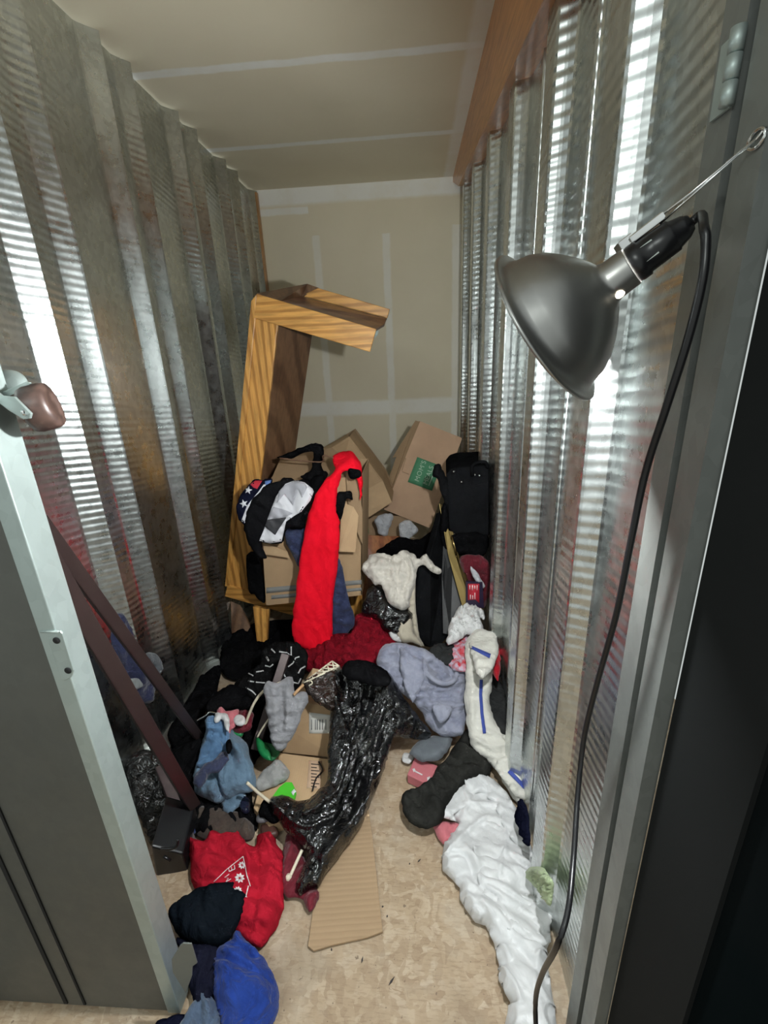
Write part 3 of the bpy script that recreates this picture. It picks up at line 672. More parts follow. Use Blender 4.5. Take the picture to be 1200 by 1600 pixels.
tag(cloth('maroon_cloth', fy(2.16, [(718, 872), (745, 868), (765, 880), (764, 935), (752, 950), (738, 930), (728, 905)]), M_maroon, .03, .03, .012, 20), 'maroon cloth between the suitcase and the small red booklet', 'clothing')
tag(cloth('plastic_bag', fy(2.06, [(735, 885), (742, 890), (750, 902), (758, 915), (752, 918), (742, 905), (736, 895)]), M_clear, .008, .008, .004, 30, step=2.5, wob=.4), 'thin clear plastic sleeve beside the red booklet', 'plastic bag')
bk = empty('booklet', Y(742, 945, 2.03), 'red booklet with pale printing and dark border under the suitcase', 'booklet')
bkp = [Y(*p, 2.04) for p in ((728, 909), (754, 911), (756, 950), (728, 946))]
cover = sheet('cover', bkp, .012, mat('booklet_border', (.02, .012, .035), .4), bk)
patch('red_field', cover, [(731, 912), (749, 912), (749, 950), (731, 946)], mat('booklet_red', (.42, .018, .035), .5), 8, parent=bk)
merge_patches('printed_lines', cover, [stroke([(x, y0_), (x, y1_)], 1.3) for x, y0_, y1_ in ((734, 914, 921), (738, 914, 922), (742, 915, 920), (745.5, 914, 922), (735, 929, 936), (738.5, 930, 936), (742, 926, 936))], mat('booklet_ink', (.75, .6, .6), .7), 4, off=.0030, parent=bk)
#@@BOXCLOTH
# ------------------------------------------------------------------ clothes over the carton
yb = 2.10
M_red = cloth_mat('bright_red_knit', (.80, .006, .022), (.72, .004, .016), wr=.18, sheen=0, spec=.1)
rd = tag(cloth('red_garment', [Y(*p) for p in ((520, 714, 2.2), (540, 704, 2.25), (556, 712, 2.2), (565, 730, 2.14), (566, 760, 2.10), (562, 782, 2.09), (559, 750, 2.09), (545, 737, 2.09), (535, 742, 2.09), (528, 765, 2.08), (526, 800, 2.07), (531, 815, 2.07), (530, 850, 2.06), (527, 885, 2.05), (520, 950, 2.02), (519, 1000, 1.99), (505, 1014, 1.97), (485, 1017, 1.96), (462, 1005, 1.96), (456, 985, 1.97), (462, 930, 2.0), (468, 880, 2.03), (478, 820, 2.05), (490, 780, 2.06), (508, 750, 2.08), (522, 735, 2.10))], M_red, .022, .03, .006, 10, .2, 5,
    creases=[([(550, 720), (530, 735), (510, 765), (500, 800)], .010, .012), ([(545, 715), (558, 740)], .010, .01), ([(480, 850), (475, 930), (470, 990)], -.005, .012), ([(460, 940), (490, 955), (515, 950)], .004, .006), ([(458, 958), (480, 972), (500, 985)], .005, .006)], step=4), 'bright red knitted garment hanging down the front of the large carton', 'clothing')
M_denim = cloth_mat('indigo_denim', (.035, .045, .10), (.018, .022, .055), wr=.3, mott=22)
tag(cloth('jeans', [Y(*p) for p in ((447, 820, 2.12), (470, 822, 2.10), (490, 830, 2.09), (520, 860, 2.10), (533, 880, 2.10), (540, 920, 2.08), (556, 975, 2.06), (548, 985, 2.05), (536, 995, 2.05), (518, 993, 2.05), (515, 960, 2.06), (490, 900, 2.09), (470, 885, 2.1), (455, 865, 2.11), (445, 840, 2.12))], M_denim, .016, .03, .010, 14, 1.3, 4, creases=[([(525, 870), (530, 920), (540, 975)], .008, .012)]), 'dark blue jeans hanging beside the bright red garment', 'jeans')
M_blk2 = cloth_mat('charcoal_black_knit', (.016, .016, .018), (.010, .010, .012), wr=.2)
M_navy = cloth_mat('navy_cloth', (.012, .014, .035), (.008, .009, .022))
M_white = cloth_mat('white_satin', (.62, .62, .62), (.58, .585, .59), rough=.42, wr=.10, sheen=.1, spec=.5)
# patriotic shirt
fl_ = tag(cloth('star_print_shirt', [Y(*p) for p in ((388, 757, 2.14), (398, 750, 2.16), (412, 750, 2.16), (425, 748, 2.16), (420, 765, 2.12), (400, 790, 2.10), (385, 820, 2.09), (376, 815, 2.09), (370, 795, 2.10), (374, 778, 2.12))], M_navy, .02, .02, .004, 16, step=3.5), 'navy, red and white star print shirt at the left end of the carton', 'shirt')
M_wt = mat('white_print', (.72, .72, .76), .8); M_rp = mat('red_print', (.50, .02, .04), .8); M_gp = mat('light_grey_print', (.40, .40, .44), .8)
def star(cx, cy, r_, rot=0): return [(cx+math.cos(rot+math.pi*k/5-math.pi/2)*(r_ if k % 2 == 0 else r_*.42), cy+math.sin(rot+math.pi*k/5-math.pi/2)*(r_ if k % 2 == 0 else r_*.42)) for k in range(10)]
for st_ in (star(388, 766, 6.5, .2), star(381, 787, 7, -.3)): patch('printed_star', fl_, st_, M_wt, 3)
patch('red_band', fl_, [(391, 757), (399, 751), (410, 751), (402, 764), (396, 762)], M_rp, 3)
patch('blue_band', fl_, [(414, 752), (424, 750), (422, 756), (414, 758)], mat('blue_print', (.10, .18, .42), .8), 3)
patch('white_band', fl_, [(404, 768), (412, 757), (416, 757), (390, 795), (384, 818), (377, 814), (386, 790)], M_wt, 3)
bs_ = tag(cloth('printed_tee', [Y(*p) for p in ((436, 752, 2.13), (447, 746, 2.16), (460, 750, 2.15), (480, 752, 2.13), (492, 768, 2.10), (488, 785, 2.08), (475, 805, 2.07), (470, 824, 2.07), (450, 826, 2.07), (440, 848, 2.06), (420, 850, 2.06), (408, 848, 2.06), (417, 870, 2.05), (407, 872, 2.05), (392, 855, 2.06), (383, 832, 2.07), (382, 815, 2.08), (388, 790, 2.09), (405, 768, 2.11), (420, 756, 2.13))], M_blk2, .026, .03, .007, 11, .6, 4, step=4, creases=[([(440, 756), (425, 790), (412, 840)], -.012, .010)]), 'black tee with white and grey print draped over the left corner of the carton', 'shirt')
patch('white_print', bs_, [(446, 756), (462, 750), (476, 754), (491, 766), (485, 782), (470, 800), (460, 806), (447, 815), (440, 846), (422, 849), (405, 845), (412, 828), (424, 795), (432, 775)], M_wt, 3)
merge_patches('grey_print', bs_, [[(446, 757), (462, 751), (476, 755), (480, 762), (472, 778), (466, 764), (458, 790), (444, 772), (433, 786), (436, 768)], [(427, 792), (440, 795), (458, 802), (448, 807), (420, 812), (420, 806)]], M_gp, 3, off=.0045)
patch('charcoal_print', bs_, [(417, 812), (448, 808), (430, 836), (414, 823)], mat('charcoal_print', (.04, .04, .045), .8), 3, off=.0045)
tag(cloth('black_cloth_or_shade', [Y(*p) for p in ((475, 765, 2.14), (490, 745, 2.15), (508, 745, 2.14), (490, 775, 2.07), (478, 810, 2.06), (474, 826, 2.06), (452, 826, 2.07), (462, 808, 2.08), (480, 790, 2.09), (490, 770, 2.10))], M_black, .015, .02, .006, 16), 'black cloth strip tucked between the printed tee and the red garment', 'clothing')
tag(cloth('black_jacket', [Y(*p) for p in ((432, 714, 2.32), (452, 708, 2.32), (472, 698, 2.3), (490, 692, 2.3), (505, 697, 2.3), (507, 712, 2.28), (503, 730, 2.24), (512, 742, 2.2), (500, 755, 2.16), (482, 752, 2.15), (470, 745, 2.16), (485, 735, 2.2), (488, 718, 2.26), (486, 706, 2.28), (465, 712, 2.3), (448, 717, 2.31))], M_black, .022, .02, .008, 18, step=3.5), 'black jacket sleeve crumpled on top of the large carton', 'clothing')
hgr = tag(tube('wire_hanger', [Y(437, 716, 2.28), Y(500, 722, 2.22), Y(505, 712, 2.2), Y(522, 716, 2.18)], .004, mat('copper_wire', (.25, .14, .09), .4, .6), None, 8, 5), 'thin brown wire hanger lying across the top of the large carton', 'hanger')
tag(cloth('black_cloth_or_shade', [Y(*p) for p in ((527, 770, 2.08), (537, 768, 2.10), (548, 767, 2.11), (551, 775, 2.10), (551, 781, 2.09), (541, 781, 2.08), (536, 800, 2.07), (532, 812, 2.07), (525, 800, 2.08), (523, 785, 2.08))], M_black, .010, .01, .003, 20, step=3, wob=.5), 'black hanger grip and cloth hooked over the pale carton flap', 'clothing')
tag(cloth('black_bag_strap', [Y(*p) for p in ((545, 733, 2.08), (562, 735, 2.07), (563, 745, 2.07), (548, 748, 2.08))], M_black, .010, .008, .003, 30, step=3, wob=.4), 'short black strap showing inside the fold of the red garment', 'strap')
tag(cloth('black_trousers', [Y(*p) for p in ((385, 868, 2.20), (405, 872, 2.20), (415, 940, 2.2), (398, 930, 2.2), (388, 920, 2.22))], M_black, .01, .02, .004), 'black trousers hanging between the hutch post and the large carton', 'clothing')
# ------------------------------------------------------------------ cream towel heap
M_cream = cloth_mat('cream_terry', (.62, .58, .52), (.52, .485, .43), wr=.3, mott=30); M_cream2 = cloth_mat('ivory_jersey', (.70, .675, .60), (.62, .60, .53), wr=.2)
tag(cloth('cream_towel', [Y(*p) for p in ((565, 888, 2.14), (572, 874, 2.16), (584, 864, 2.2), (612, 868, 2.2), (632, 861, 2.22), (646, 866, 2.2), (652, 874, 2.17), (664, 868, 2.2), (682, 884, 2.14), (689, 893, 2.1), (680, 897, 2.1), (662, 882, 2.14), (653, 892, 2.1), (648, 914, 2.06), (640, 935, 2.03), (640, 948, 2.02), (628, 954, 2.0), (612, 946, 2.0), (602, 930, 2.02), (597, 914, 2.05), (585, 912, 2.06), (573, 900, 2.1))], M_cream, .045, .028, .012, 17, .2, 3.5, step=3.5,
    creases=[([(568, 890), (600, 892), (625, 886), (640, 872)], .016, .010), ([(575, 898), (600, 900), (612, 893)], -.016, .005), ([(600, 905), (630, 900), (648, 905)], .012, .008), ([(642, 870), (650, 885), (655, 876)], -.014, .005), ([(605, 935), (615, 920), (640, 915)], .014, .007), ([(618, 945), (630, 925), (640, 930)], -.014, .006)]), 'cream towel heaped over the black case and black bag', 'towel')
M_bag = plastic_film('black_bin_liner', (.006, .006, .007), .17, .35, 15)
tag(cloth('black_bag', [Y(*p) for p in ((568, 938, 2.1), (582, 912, 2.12), (598, 915, 2.1), (606, 935, 2.05), (622, 952, 2.0), (640, 953, 2.02), (645, 965, 2.0), (628, 990, 1.96), (600, 985, 1.98), (590, 968, 2.0), (566, 962, 2.06))], M_bag, .04, .03, .01, 16, film=True), 'black plastic bag beneath the cream towel', 'plastic bag')
M_beige = cloth_mat('beige_knit', (.48, .43, .34), (.40, .355, .28), wr=.15)
tag(cloth('beige_sleeve', [Y(*p) for p in ((625, 962, 1.98), (638, 957, 2.0), (642, 975, 1.97), (648, 992, 1.95), (660, 1008, 1.93), (640, 1004, 1.92), (625, 1000, 1.92), (620, 978, 1.95))], M_beige, .025, .018, .003, 12, 1.4, step=3.5), 'beige sleeve curling down beside the black case', 'clothing')
tag(cloth('beige_trousers', [Y(*p) for p in ((641, 925, 2.05), (648, 905, 2.08), (650, 950, 2.03), (654, 990, 1.99), (662, 1010, 1.96), (650, 1000, 1.96), (642, 970, 2.0), (638, 950, 2.02))], M_beige, .012, .01, .005, 20, 1.4, step=3, wob=.5), 'narrow beige cloth fold against the left edge of the black case', 'clothing')
#@@FLOORBACK
# ------------------------------------------------------------------ rear pile
M_wine = cloth_mat('wine_fleece', (.19, .004, .012), (.10, .002, .007), wr=.9, mott=26, sheen=0, spec=.1)
tag(cloth('fleece_blanket', [Y(*p) for p in ((470, 1025, 1.95), (485, 1010, 2.0), (515, 992, 2.03), (548, 988, 2.04), (556, 962, 2.08), (575, 960, 2.08), (598, 972, 2.02), (606, 990, 1.98), (625, 1005, 1.94), (610, 1015, 1.9), (595, 1022, 1.87), (592, 1045, 1.82), (560, 1045, 1.8), (520, 1042, 1.82), (492, 1052, 1.82), (475, 1045, 1.88))], M_wine, .05, .05, .015, 14, .5, 2, step=4, shag=.012), 'shaggy dark red fleece blanket under the bright red garment', 'blanket')
M_wht2 = cloth_mat('white_cotton', (.66, .66, .65), (.56, .56, .56), wr=.35)
tag(cloth('white_sock', [Y(*p) for p in ((609, 982, 1.98), (616, 981, 1.98), (622, 992, 1.95), (628, 1002, 1.92), (618, 1002, 1.91), (608, 992, 1.95))], M_wht2, .012, .01, .004, 30, step=2.5, wob=.5), 'small white sock between the dark red blanket and beige sleeve', 'sock')
M_dkgrey = cloth_mat('charcoal_grey_cloth', (.05, .052, .052), (.035, .036, .037))
tag(cloth('charcoal_garment', fz(.30, [(664, 1024), (676, 1012), (696, 1004), (709, 1008), (712, 1022), (705, 1038), (686, 1036), (668, 1034)]), M_dkgrey, .03, .02, .006, 16), 'charcoal grey cloth between the lavender robe and the white rag', 'clothing')
tag(cloth('white_rag', fz(.36, [(699, 1006), (701, 982), (712, 956), (728, 944), (741, 942), (747, 953), (756, 955), (756, 968), (750, 966), (754, 984), (746, 992), (730, 992), (716, 1000)]), M_wht2, .045, .025, .016, 30, .6, 2, step=3), 'crumpled white rag at the top of the right pile', 'cloth')
M_redp = cloth_mat('red_floral_cloth', (.55, .02, .03), (.45, .50, .60), wr=.3, mott=34)
tag(cloth('red_patterned_cloth', fz(.30, [(700, 1006), (712, 998), (728, 990), (736, 1002), (732, 1046), (716, 1048), (702, 1040), (698, 1022)]), M_redp, .02, .02, .008, 25, step=3), 'red cloth with pale blue flowers left of the striped pants', 'cloth')
M_rc = cloth_mat('red_cotton', (.50, .012, .025), (.38, .01, .02))
tag(cloth('red_cloth', fz(.28, [(770, 1008), (780, 1002), (782, 1030), (780, 1062), (772, 1058), (766, 1040)]), M_rc, .018, .012, .004, 20, step=3), 'red cloth edge between the striped pants and the right wall', 'cloth')
tag(cloth('grey_garment', fz(.16, [(762, 1050), (776, 1056), (788, 1078), (795, 1110), (796, 1145), (782, 1142), (766, 1125), (758, 1090)]), M_dkgrey, .03, .025, .006, 14), 'dark grey cloth wedged between striped pants and the right wall', 'clothing')
tag(cloth('red_cloth', fz(.10, [(786, 1120), (797, 1128), (797, 1150), (786, 1148)]), M_maroon, .01, .01, .003, 20, step=3), 'maroon cloth corner at the base of the right wall', 'cloth')
M_lav = cloth_mat('lavender_grey_fleece', (.27, .28, .345), (.185, .195, .26), wr=.35, mott=14)
tag(cloth('lavender_robe', fz(.26, [(589, 1040, .3), (592, 1020, .34), (606, 1006, .36), (625, 1003, .36), (645, 1008, .36), (668, 1016, .34), (690, 1032, .3), (710, 1044, .28), (728, 1048, .26), (729, 1090, .18), (727, 1130, .13), (722, 1148, .1), (706, 1152, .10), (686, 1148, .11), (672, 1136, .13), (662, 1118, .16), (648, 1100, .2), (625, 1080, .24), (600, 1062, .27)]), M_lav, .045, .045, .012, 13, 1.4, 3, step=3.5,
    creases=[([(664, 1036), (668, 1060), (690, 1074), (712, 1068), (714, 1060)], .024, .010), ([(672, 1040), (690, 1060), (705, 1058), (698, 1040)], -.03, .018), ([(664, 1040), (662, 1080), (670, 1110), (690, 1128)], .014, .012), ([(592, 1045), (615, 1070), (645, 1100), (662, 1070)], .012, .007), ([(623, 1006), (624, 1040), (640, 1075)], -.018, .008), ([(676, 1102), (690, 1118), (706, 1112)], -.010, .006)]), 'lavender grey fleece robe with rolled collar in the right pile', 'robe')
rb = bpy.data.objects['lavender_robe']
tube('rolled_collar', [Z(663, 1028, .33), Z(664, 1046, .325), Z(675, 1060, .31), Z(692, 1068, .295), Z(708, 1064, .29), Z(714, 1052, .30)], .010, M_lav, rb, 12, 7)
cloth('collar_flap', fz(.30, [(626, 1010, .38), (642, 1022, .37), (660, 1034, .35), (663, 1060, .30), (656, 1080, .27), (645, 1098, .245), (634, 1078, .28), (624, 1045, .33)]), M_lav, .006, .02, .004, 14, 1.2, 4, parent=rb, step=3, smooth=False, wob=.5)
cloth('hood_flap', fz(.24, [(676, 1104, .24), (690, 1100, .24), (706, 1106, .22), (700, 1122, .2), (688, 1130, .2), (680, 1118, .22)]), M_lav, .006, .012, .002, parent=rb, step=3, wob=.4)
M_cap = cloth_mat('slate_grey_cap_cloth', (.13, .145, .16), (.10, .11, .125), wr=.1)
tag(cloth('baseball_cap', fz(.08, [(640, 1178), (648, 1164), (664, 1152), (686, 1150), (706, 1152), (702, 1168), (690, 1184), (676, 1190), (660, 1190), (648, 1184)]), M_cap, .03, .03, .002, 10), 'slate grey cap brim below the lavender robe', 'cap')
M_olive = cloth_mat('dark_olive_cotton', (.042, .042, .038), (.028, .028, .026), wr=.25)
tag(cloth('olive_tee', fz(.06, [(668, 1226), (680, 1206), (700, 1180), (718, 1155), (732, 1142), (742, 1150), (752, 1168), (766, 1190), (764, 1210), (730, 1222), (712, 1240), (700, 1262), (690, 1284), (668, 1295), (646, 1290), (632, 1272), (628, 1252), (632, 1238), (648, 1232)]), M_olive, .045, .03, .014, 13, .7, 3, creases=[([(640, 1240), (655, 1262), (690, 1270)], -.016, .008), ([(700, 1190), (720, 1200), (735, 1215)], .014, .01), ([(662, 1230), (680, 1250), (700, 1245)], .016, .01)]), 'dark olive t-shirt lying beside the white satin shirt', 'shirt')
M_stripe = mat('blue_stripe', (.035, .06, .28), .8)
M_ivory = cloth_mat('ivory_fleece', (.63, .615, .56), (.57, .555, .50), wr=.25, mott=14)
sw = tag(cloth('striped_pants', fz(.2, [(728, 1040, .33), (727, 1008, .36), (738, 988, .38), (752, 983, .38), (768, 988, .37), (777, 1002, .36), (779, 1018, .34), (772, 1045, .3), (768, 1070, .26), (766, 1095, .22), (772, 1120, .18), (786, 1140, .14), (800, 1145, .12), (813, 1150, .11), (818, 1180, .07), (821, 1215, .045), (821, 1245, .03), (814, 1258, .02), (800, 1246, .03), (782, 1215, .05), (766, 1192, .07), (748, 1178, .1), (736, 1160, .12), (728, 1130, .17), (725, 1095, .22), (728, 1065, .28)]), M_ivory, .045, .03, .005, 12, 1.5, 5, step=3.5,
    creases=[([(730, 1045), (742, 1052), (765, 1050), (775, 1030)], -.022, .007), ([(740, 1050), (738, 1090), (736, 1130)], .010, .008), ([(736, 1150), (760, 1165), (790, 1165)], .014, .007), ([(745, 1165), (770, 1178), (792, 1175)], -.012, .005), ([(752, 1140), (775, 1150), (792, 1158)], .012, .006), ([(760, 1185), (785, 1195), (795, 1205)], -.012, .006)]), 'ivory sweatpants with blue stripes sprawled along the right wall', 'trousers')
fl2 = cloth('folded_leg', fz(.40, [(733, 1008), (738, 992), (752, 985), (768, 988), (778, 1003), (778, 1020), (772, 1036), (764, 1052), (752, 1058), (745, 1050), (740, 1034)]), M_ivory, .014, .02, .004, 12, 1.5, 3, parent=sw, step=3)
an = cloth('ankle_end', fz(.10, [(784, 1150, .16), (796, 1145, .16), (813, 1150, .14), (818, 1180, .10), (821, 1215, .08), (821, 1250, .05), (806, 1244, .06), (788, 1222, .07), (772, 1200, .09), (776, 1188, .11), (793, 1180, .12), (795, 1165, .14)]), M_ivory, .008, .02, .003, 12, 1.5, 3, parent=sw, step=3, smooth=False)
patch('blue_stripe', fl2, [(734, 1008), (735, 1013), (765, 1029), (767, 1022)], M_stripe, 3, off=.003, parent=sw)
patch('blue_stripe', sw, stroke([(752, 1062), (751, 1085), (753, 1115), (757, 1146)], 5), M_stripe, 3, off=.003)
patch('blue_stripe', an, [(793, 1207), (797, 1202), (819, 1225), (819, 1234)], M_stripe, 3, off=.003, parent=sw)
M_pink = cloth_mat('coral_pink_cloth', (.52, .16, .185), (.46, .13, .15), wr=.1)
pk = empty('pink_pouch', Z(660, 1205, .02), 'coral pink pouch with small white print beside the grey cap', 'pouch')
pb = prism('pouch_body', fz(.05, [(648, 1183), (684, 1196), (670, 1226), (636, 1210)]), (0, .0, -.045), mat('coral_pink_vinyl', (.50, .15, .17), .5), pk, .004)
BV[pb.name] = None; del BV[pb.name]
merge_patches('white_print', pb, [stroke([(646, 1204), (660, 1211)], 2.2), stroke([(646, 1201), (648, 1206)], 4), [(667, 1215), (672, 1213), (672, 1221), (668, 1221)]], mat('white_ink', (.7, .65, .65), .7), 4, off=.002, parent=pk)
tag(cloth('white_cloth', fz(.03, [(629, 1182), (633, 1176), (646, 1182), (640, 1193), (630, 1190)]), M_wht2, .002, .01, .001, 20, step=3, wob=.3), 'small white cloth corner left of the pink pouch', 'cloth')
tag(cloth('pink_sock', fz(.02, [(678, 1290), (690, 1284), (716, 1286), (716, 1300), (706, 1314), (694, 1320), (684, 1308)]), M_pink, .02, .02, .004, 16, step=3.5), 'pink sock poking out from under the white satin shirt', 'sock')
M_sage = cloth_mat('sage_green_cloth', (.42, .50, .30), (.36, .44, .26), wr=.3)
tag(cloth('green_sock', onx_(.322, [(822, 1362), (834, 1353), (848, 1357), (858, 1370), (862, 1378), (861, 1398), (859, 1414), (846, 1400), (832, 1380)]), M_sage, .008, .012, .008, 30, step=3.5), 'pale green sock against the foot of the right wall', 'sock')
tag(cloth('dark_sock', onx_(.325, [(812, 1250), (820, 1256), (826, 1290), (828, 1320), (818, 1312), (810, 1280)]), M_navy, .02, .012, .004, 20, step=3.5), 'dark teal sock between the white satin shirt and wall', 'sock')
tag(cloth('white_satin_shirt', fz(.02, [(724, 1202), (731, 1197), (740, 1200), (752, 1207), (768, 1217), (790, 1238), (808, 1265), (820, 1298), (830, 1322), (833, 1343), (836, 1356), (850, 1385), (867, 1427), (860, 1445), (859, 1472), (854, 1482), (856, 1512), (863, 1555), (872, 1610), (868, 1640), (796, 1640), (790, 1600), (797, 1566), (781, 1533), (779, 1506), (772, 1474), (758, 1446), (744, 1440), (730, 1424), (718, 1406), (720, 1388), (704, 1372), (692, 1360), (690, 1335), (696, 1318), (708, 1302), (718, 1288), (712, 1283), (692, 1276), (688, 1262), (687, 1247), (698, 1240), (710, 1230), (722, 1228), (728, 1222)]), M_white, .050, .030, .010, 9, .9, 4, step=4, smooth=False,
    creases=[([(728, 1210), (745, 1218), (770, 1250), (800, 1290), (825, 1330)], .020, .012), ([(748, 1235), (765, 1240), (780, 1262), (800, 1300)], -.022, .008), ([(725, 1225), (728, 1250), (735, 1262), (755, 1262), (778, 1265)], .016, .007), ([(735, 1250), (724, 1280), (712, 1300)], .014, .007), ([(692, 1340), (710, 1330), (730, 1305), (760, 1285), (785, 1292)], .016, .008),
        ([(700, 1350), (722, 1345), (735, 1360), (745, 1390), (775, 1410)], -.016, .006), ([(725, 1330), (742, 1350), (755, 1385)], .014, .008), ([(790, 1300), (788, 1340), (780, 1375), (800, 1390)], .012, .006), ([(785, 1340), (815, 1370), (845, 1410), (862, 1428)], .014, .009), ([(745, 1385), (765, 1405), (790, 1440), (820, 1470), (850, 1475)], -.018, .006),
        ([(752, 1415), (775, 1450), (800, 1480), (830, 1500), (850, 1500)], .012, .009), ([(760, 1450), (785, 1500), (808, 1550)], -.012, .007), ([(730, 1400), (745, 1430), (752, 1440)], .012, .006), ([(782, 1515), (800, 1540), (812, 1575)], .014, .007), ([(840, 1500), (832, 1550), (850, 1600)], .010, .01), ([(712, 1240), (718, 1262), (705, 1272)], -.014, .006), ([(805, 1310), (822, 1340)], -.014, .005)]), 'white satin long sleeved shirt trailing across the floor to the doorway', 'shirt')
ws = bpy.data.objects['white_satin_shirt']
cloth('sleeve', fz(.055, [(724, 1203), (732, 1197), (752, 1206), (772, 1219), (790, 1237), (807, 1264), (819, 1297), (829, 1321), (833, 1343), (822, 1334), (806, 1318), (790, 1296), (778, 1272), (770, 1252), (752, 1238), (742, 1240), (733, 1258), (728, 1232)]), M_white, .012, .02, .005, 10, .9, 5, parent=ws, step=3.5, smooth=False)
cloth('cuff', fz(.06, [(687, 1247), (698, 1238), (710, 1230), (722, 1227), (730, 1240), (734, 1256), (722, 1264), (708, 1272), (713, 1284), (691, 1277)]), M_white, .004, .02, .003, 12, .6, 4, parent=ws, step=3, smooth=False, wob=.4)
cloth('shirt_front', fz(.05, [(735, 1290), (760, 1280), (782, 1290), (791, 1306), (784, 1340), (781, 1372), (800, 1392), (830, 1402), (852, 1420), (866, 1430), (858, 1446), (860, 1470), (848, 1480), (826, 1478), (804, 1462), (778, 1436), (758, 1406), (748, 1384), (742, 1350)]), M_white, .006, .03, .006, 12, .9, 5, parent=ws, step=3.5, smooth=False)
#@@LEFTPILE
# ------------------------------------------------------------------ middle pile
M_blkpat = cloth_mat('black_printed_cloth', (.016, .016, .017), (.010, .010, .010))
bp = tag(cloth('patterned_shirt', [Y(*p) for p in ((366, 1072, 1.68), (380, 1055, 1.72), (404, 1040, 1.78), (410, 1016, 1.86), (432, 1002, 1.9), (460, 1004, 1.9), (478, 1014, 1.86), (480, 1036, 1.8), (474, 1062, 1.72), (462, 1080, 1.66), (440, 1086, 1.62), (415, 1100, 1.58), (390, 1098, 1.6), (372, 1088, 1.64))], M_blkpat, .045, .04, .016, 16, .5, 2.5, step=4), 'black shirt with white line pattern at the left of the rear pile', 'shirt')
M_wline = mat('white_line_print', (.55, .55, .55), .8)
wl = []
for pts in ([(436, 1018), (448, 1020), (455, 1024), (455, 1010)], [(388, 1064), (400, 1066), (414, 1067)], [(450, 1042), (458, 1036), (462, 1028), (468, 1026)], [(466, 1052), (470, 1045), (477, 1041)], [(424, 1014), (430, 1020)], [(384, 1074), (394, 1080), (400, 1086)], [(414, 1040), (422, 1042), (427, 1038)], [(416, 1026), (420, 1033)], [(388, 1052), (396, 1056)], [(458, 1066), (466, 1068), (470, 1060)], [(400, 1050), (412, 1048)], [(440, 1046), (446, 1058)]):
    wl.append(stroke(pts, 2.0))
for st_ in wl: patch('white_line_print', bp, st_, M_wline, 3)
tag(cloth('black_beanie', fz(.2, [(322, 1108), (330, 1092), (348, 1076), (368, 1072), (386, 1080), (396, 1098), (392, 1108), (364, 1108), (340, 1112), (326, 1120)]), M_black, .04, .03, .006, 14), 'plain black knit bundle against the left wall', 'clothing')
tag(cloth('dark_cloth_or_shade', fz(.10, [(262, 1240, .02), (270, 1205, .03), (300, 1165, .06), (325, 1115, .09), (380, 1095, .10), (440, 1090, .10), (475, 1075, .12), (490, 1092, .10), (440, 1165, .03), (402, 1185, .02), (392, 1240, .02), (400, 1296, .01), (330, 1310, .01), (290, 1290, .01)]), M_black, .012, .05, .012, 9), 'large black cloth heap underneath the left pile', 'clothing')
tag(cloth('black_cloth_or_shade', fz(.02, [(262, 1150, .03), (278, 1118, .04), (300, 1082, .05), (322, 1050, .06), (345, 1040, .06), (340, 1075, .06), (322, 1110, .08), (312, 1150, .06), (285, 1185, .04)]), M_black, .03, .03, .012, 14), 'added black strip standing in for the dim foot of the left wall', 'clothing')  # black strip added where the wall foot is merely dim
tag(cloth('pink_cloth', fz(.22, [(338, 1116), (346, 1104), (356, 1112), (372, 1108), (370, 1124), (362, 1140), (356, 1146), (350, 1130)]), M_pink, .015, .012, .004, 24, step=3), 'dusty pink cloth between the black bundle and denim shirt', 'cloth')
tag(cloth('maroon_shirt', fz(.18, [(366, 1112), (386, 1108), (396, 1118), (390, 1140), (372, 1146), (362, 1136)]), M_maroon, .02, .015, .005, 24, step=3), 'maroon cloth right of the dusty pink cloth', 'clothing')
tag(cloth('white_slipper', fz(.23, [(365, 1128), (368, 1119), (377, 1117), (383, 1123), (381, 1132), (372, 1134)]), M_wht2, .006, .009, .001, 20, step=3, wob=.3), 'small rounded white item lying on the maroon cloth', 'slipper')
M_green = mat('green_plastic', (.01, .20, .06), .4)
tag(cloth('green_disc', fz(.17, [(358, 1138), (368, 1135), (380, 1138), (378, 1150), (362, 1150)]), M_green, .01, .012, 0, step=3, wob=0), 'green plastic piece behind the denim shirt collar', 'plastic item')
gd = empty('flying_disc', Z(420, 1170, .1), 'green plastic flying disc under the grey sweatshirt', 'disc')
cloth('disc', fz(.12, [(400, 1152), (408, 1156), (418, 1166), (423, 1180), (422, 1188), (410, 1183), (402, 1170)]), M_green, .012, .012, 0, parent=gd, step=3, wob=0)
cloth('underside', fz(.10, [(412, 1160), (432, 1166), (438, 1174), (430, 1186), (422, 1188), (420, 1172)]), mat('green_plastic_under', (.008, .11, .035), .6), .005, .01, 0, parent=gd, step=3, wob=0)
# cartons in the pile
cA = empty('cardboard_box', Z(490, 1178, .05), 'flat brown carton with white shipping label behind the black bin liner', 'box')
fa = [Y(478, 1098, 1.52), Y(525, 1108, 1.50), Y(524, 1184, 1.44), Y(440, 1176, 1.46), Y(452, 1140, 1.48)]
pA = prism('carton_body', fa, (.0, .16, .05), M_card, cA, .002)
patch('shipping_label', pA, [(483, 1113), (516, 1117), (516, 1146), (483, 1146)], mat('label_paper', (.60, .59, .55), .7), 6, parent=cA)
merge_patches('label_print', pA, [stroke([(x, 1124), (x, 1140)], 1.4) for x in (487, 493, 496, 500, 504, 509)], mat('label_ink', (.2, .2, .2), .7), 6, off=.003, parent=cA)
cB = empty('cardboard_box', Z(470, 1220, .01), 'opened brown carton lying flat under the black bin liner', 'box')
pB = prism('carton_body', fz(.05, [(436, 1176), (530, 1188), (530, 1262), (470, 1275), (420, 1290), (396, 1262), (408, 1222)]), (0, 0, -.045), M_card2, cB, .002)
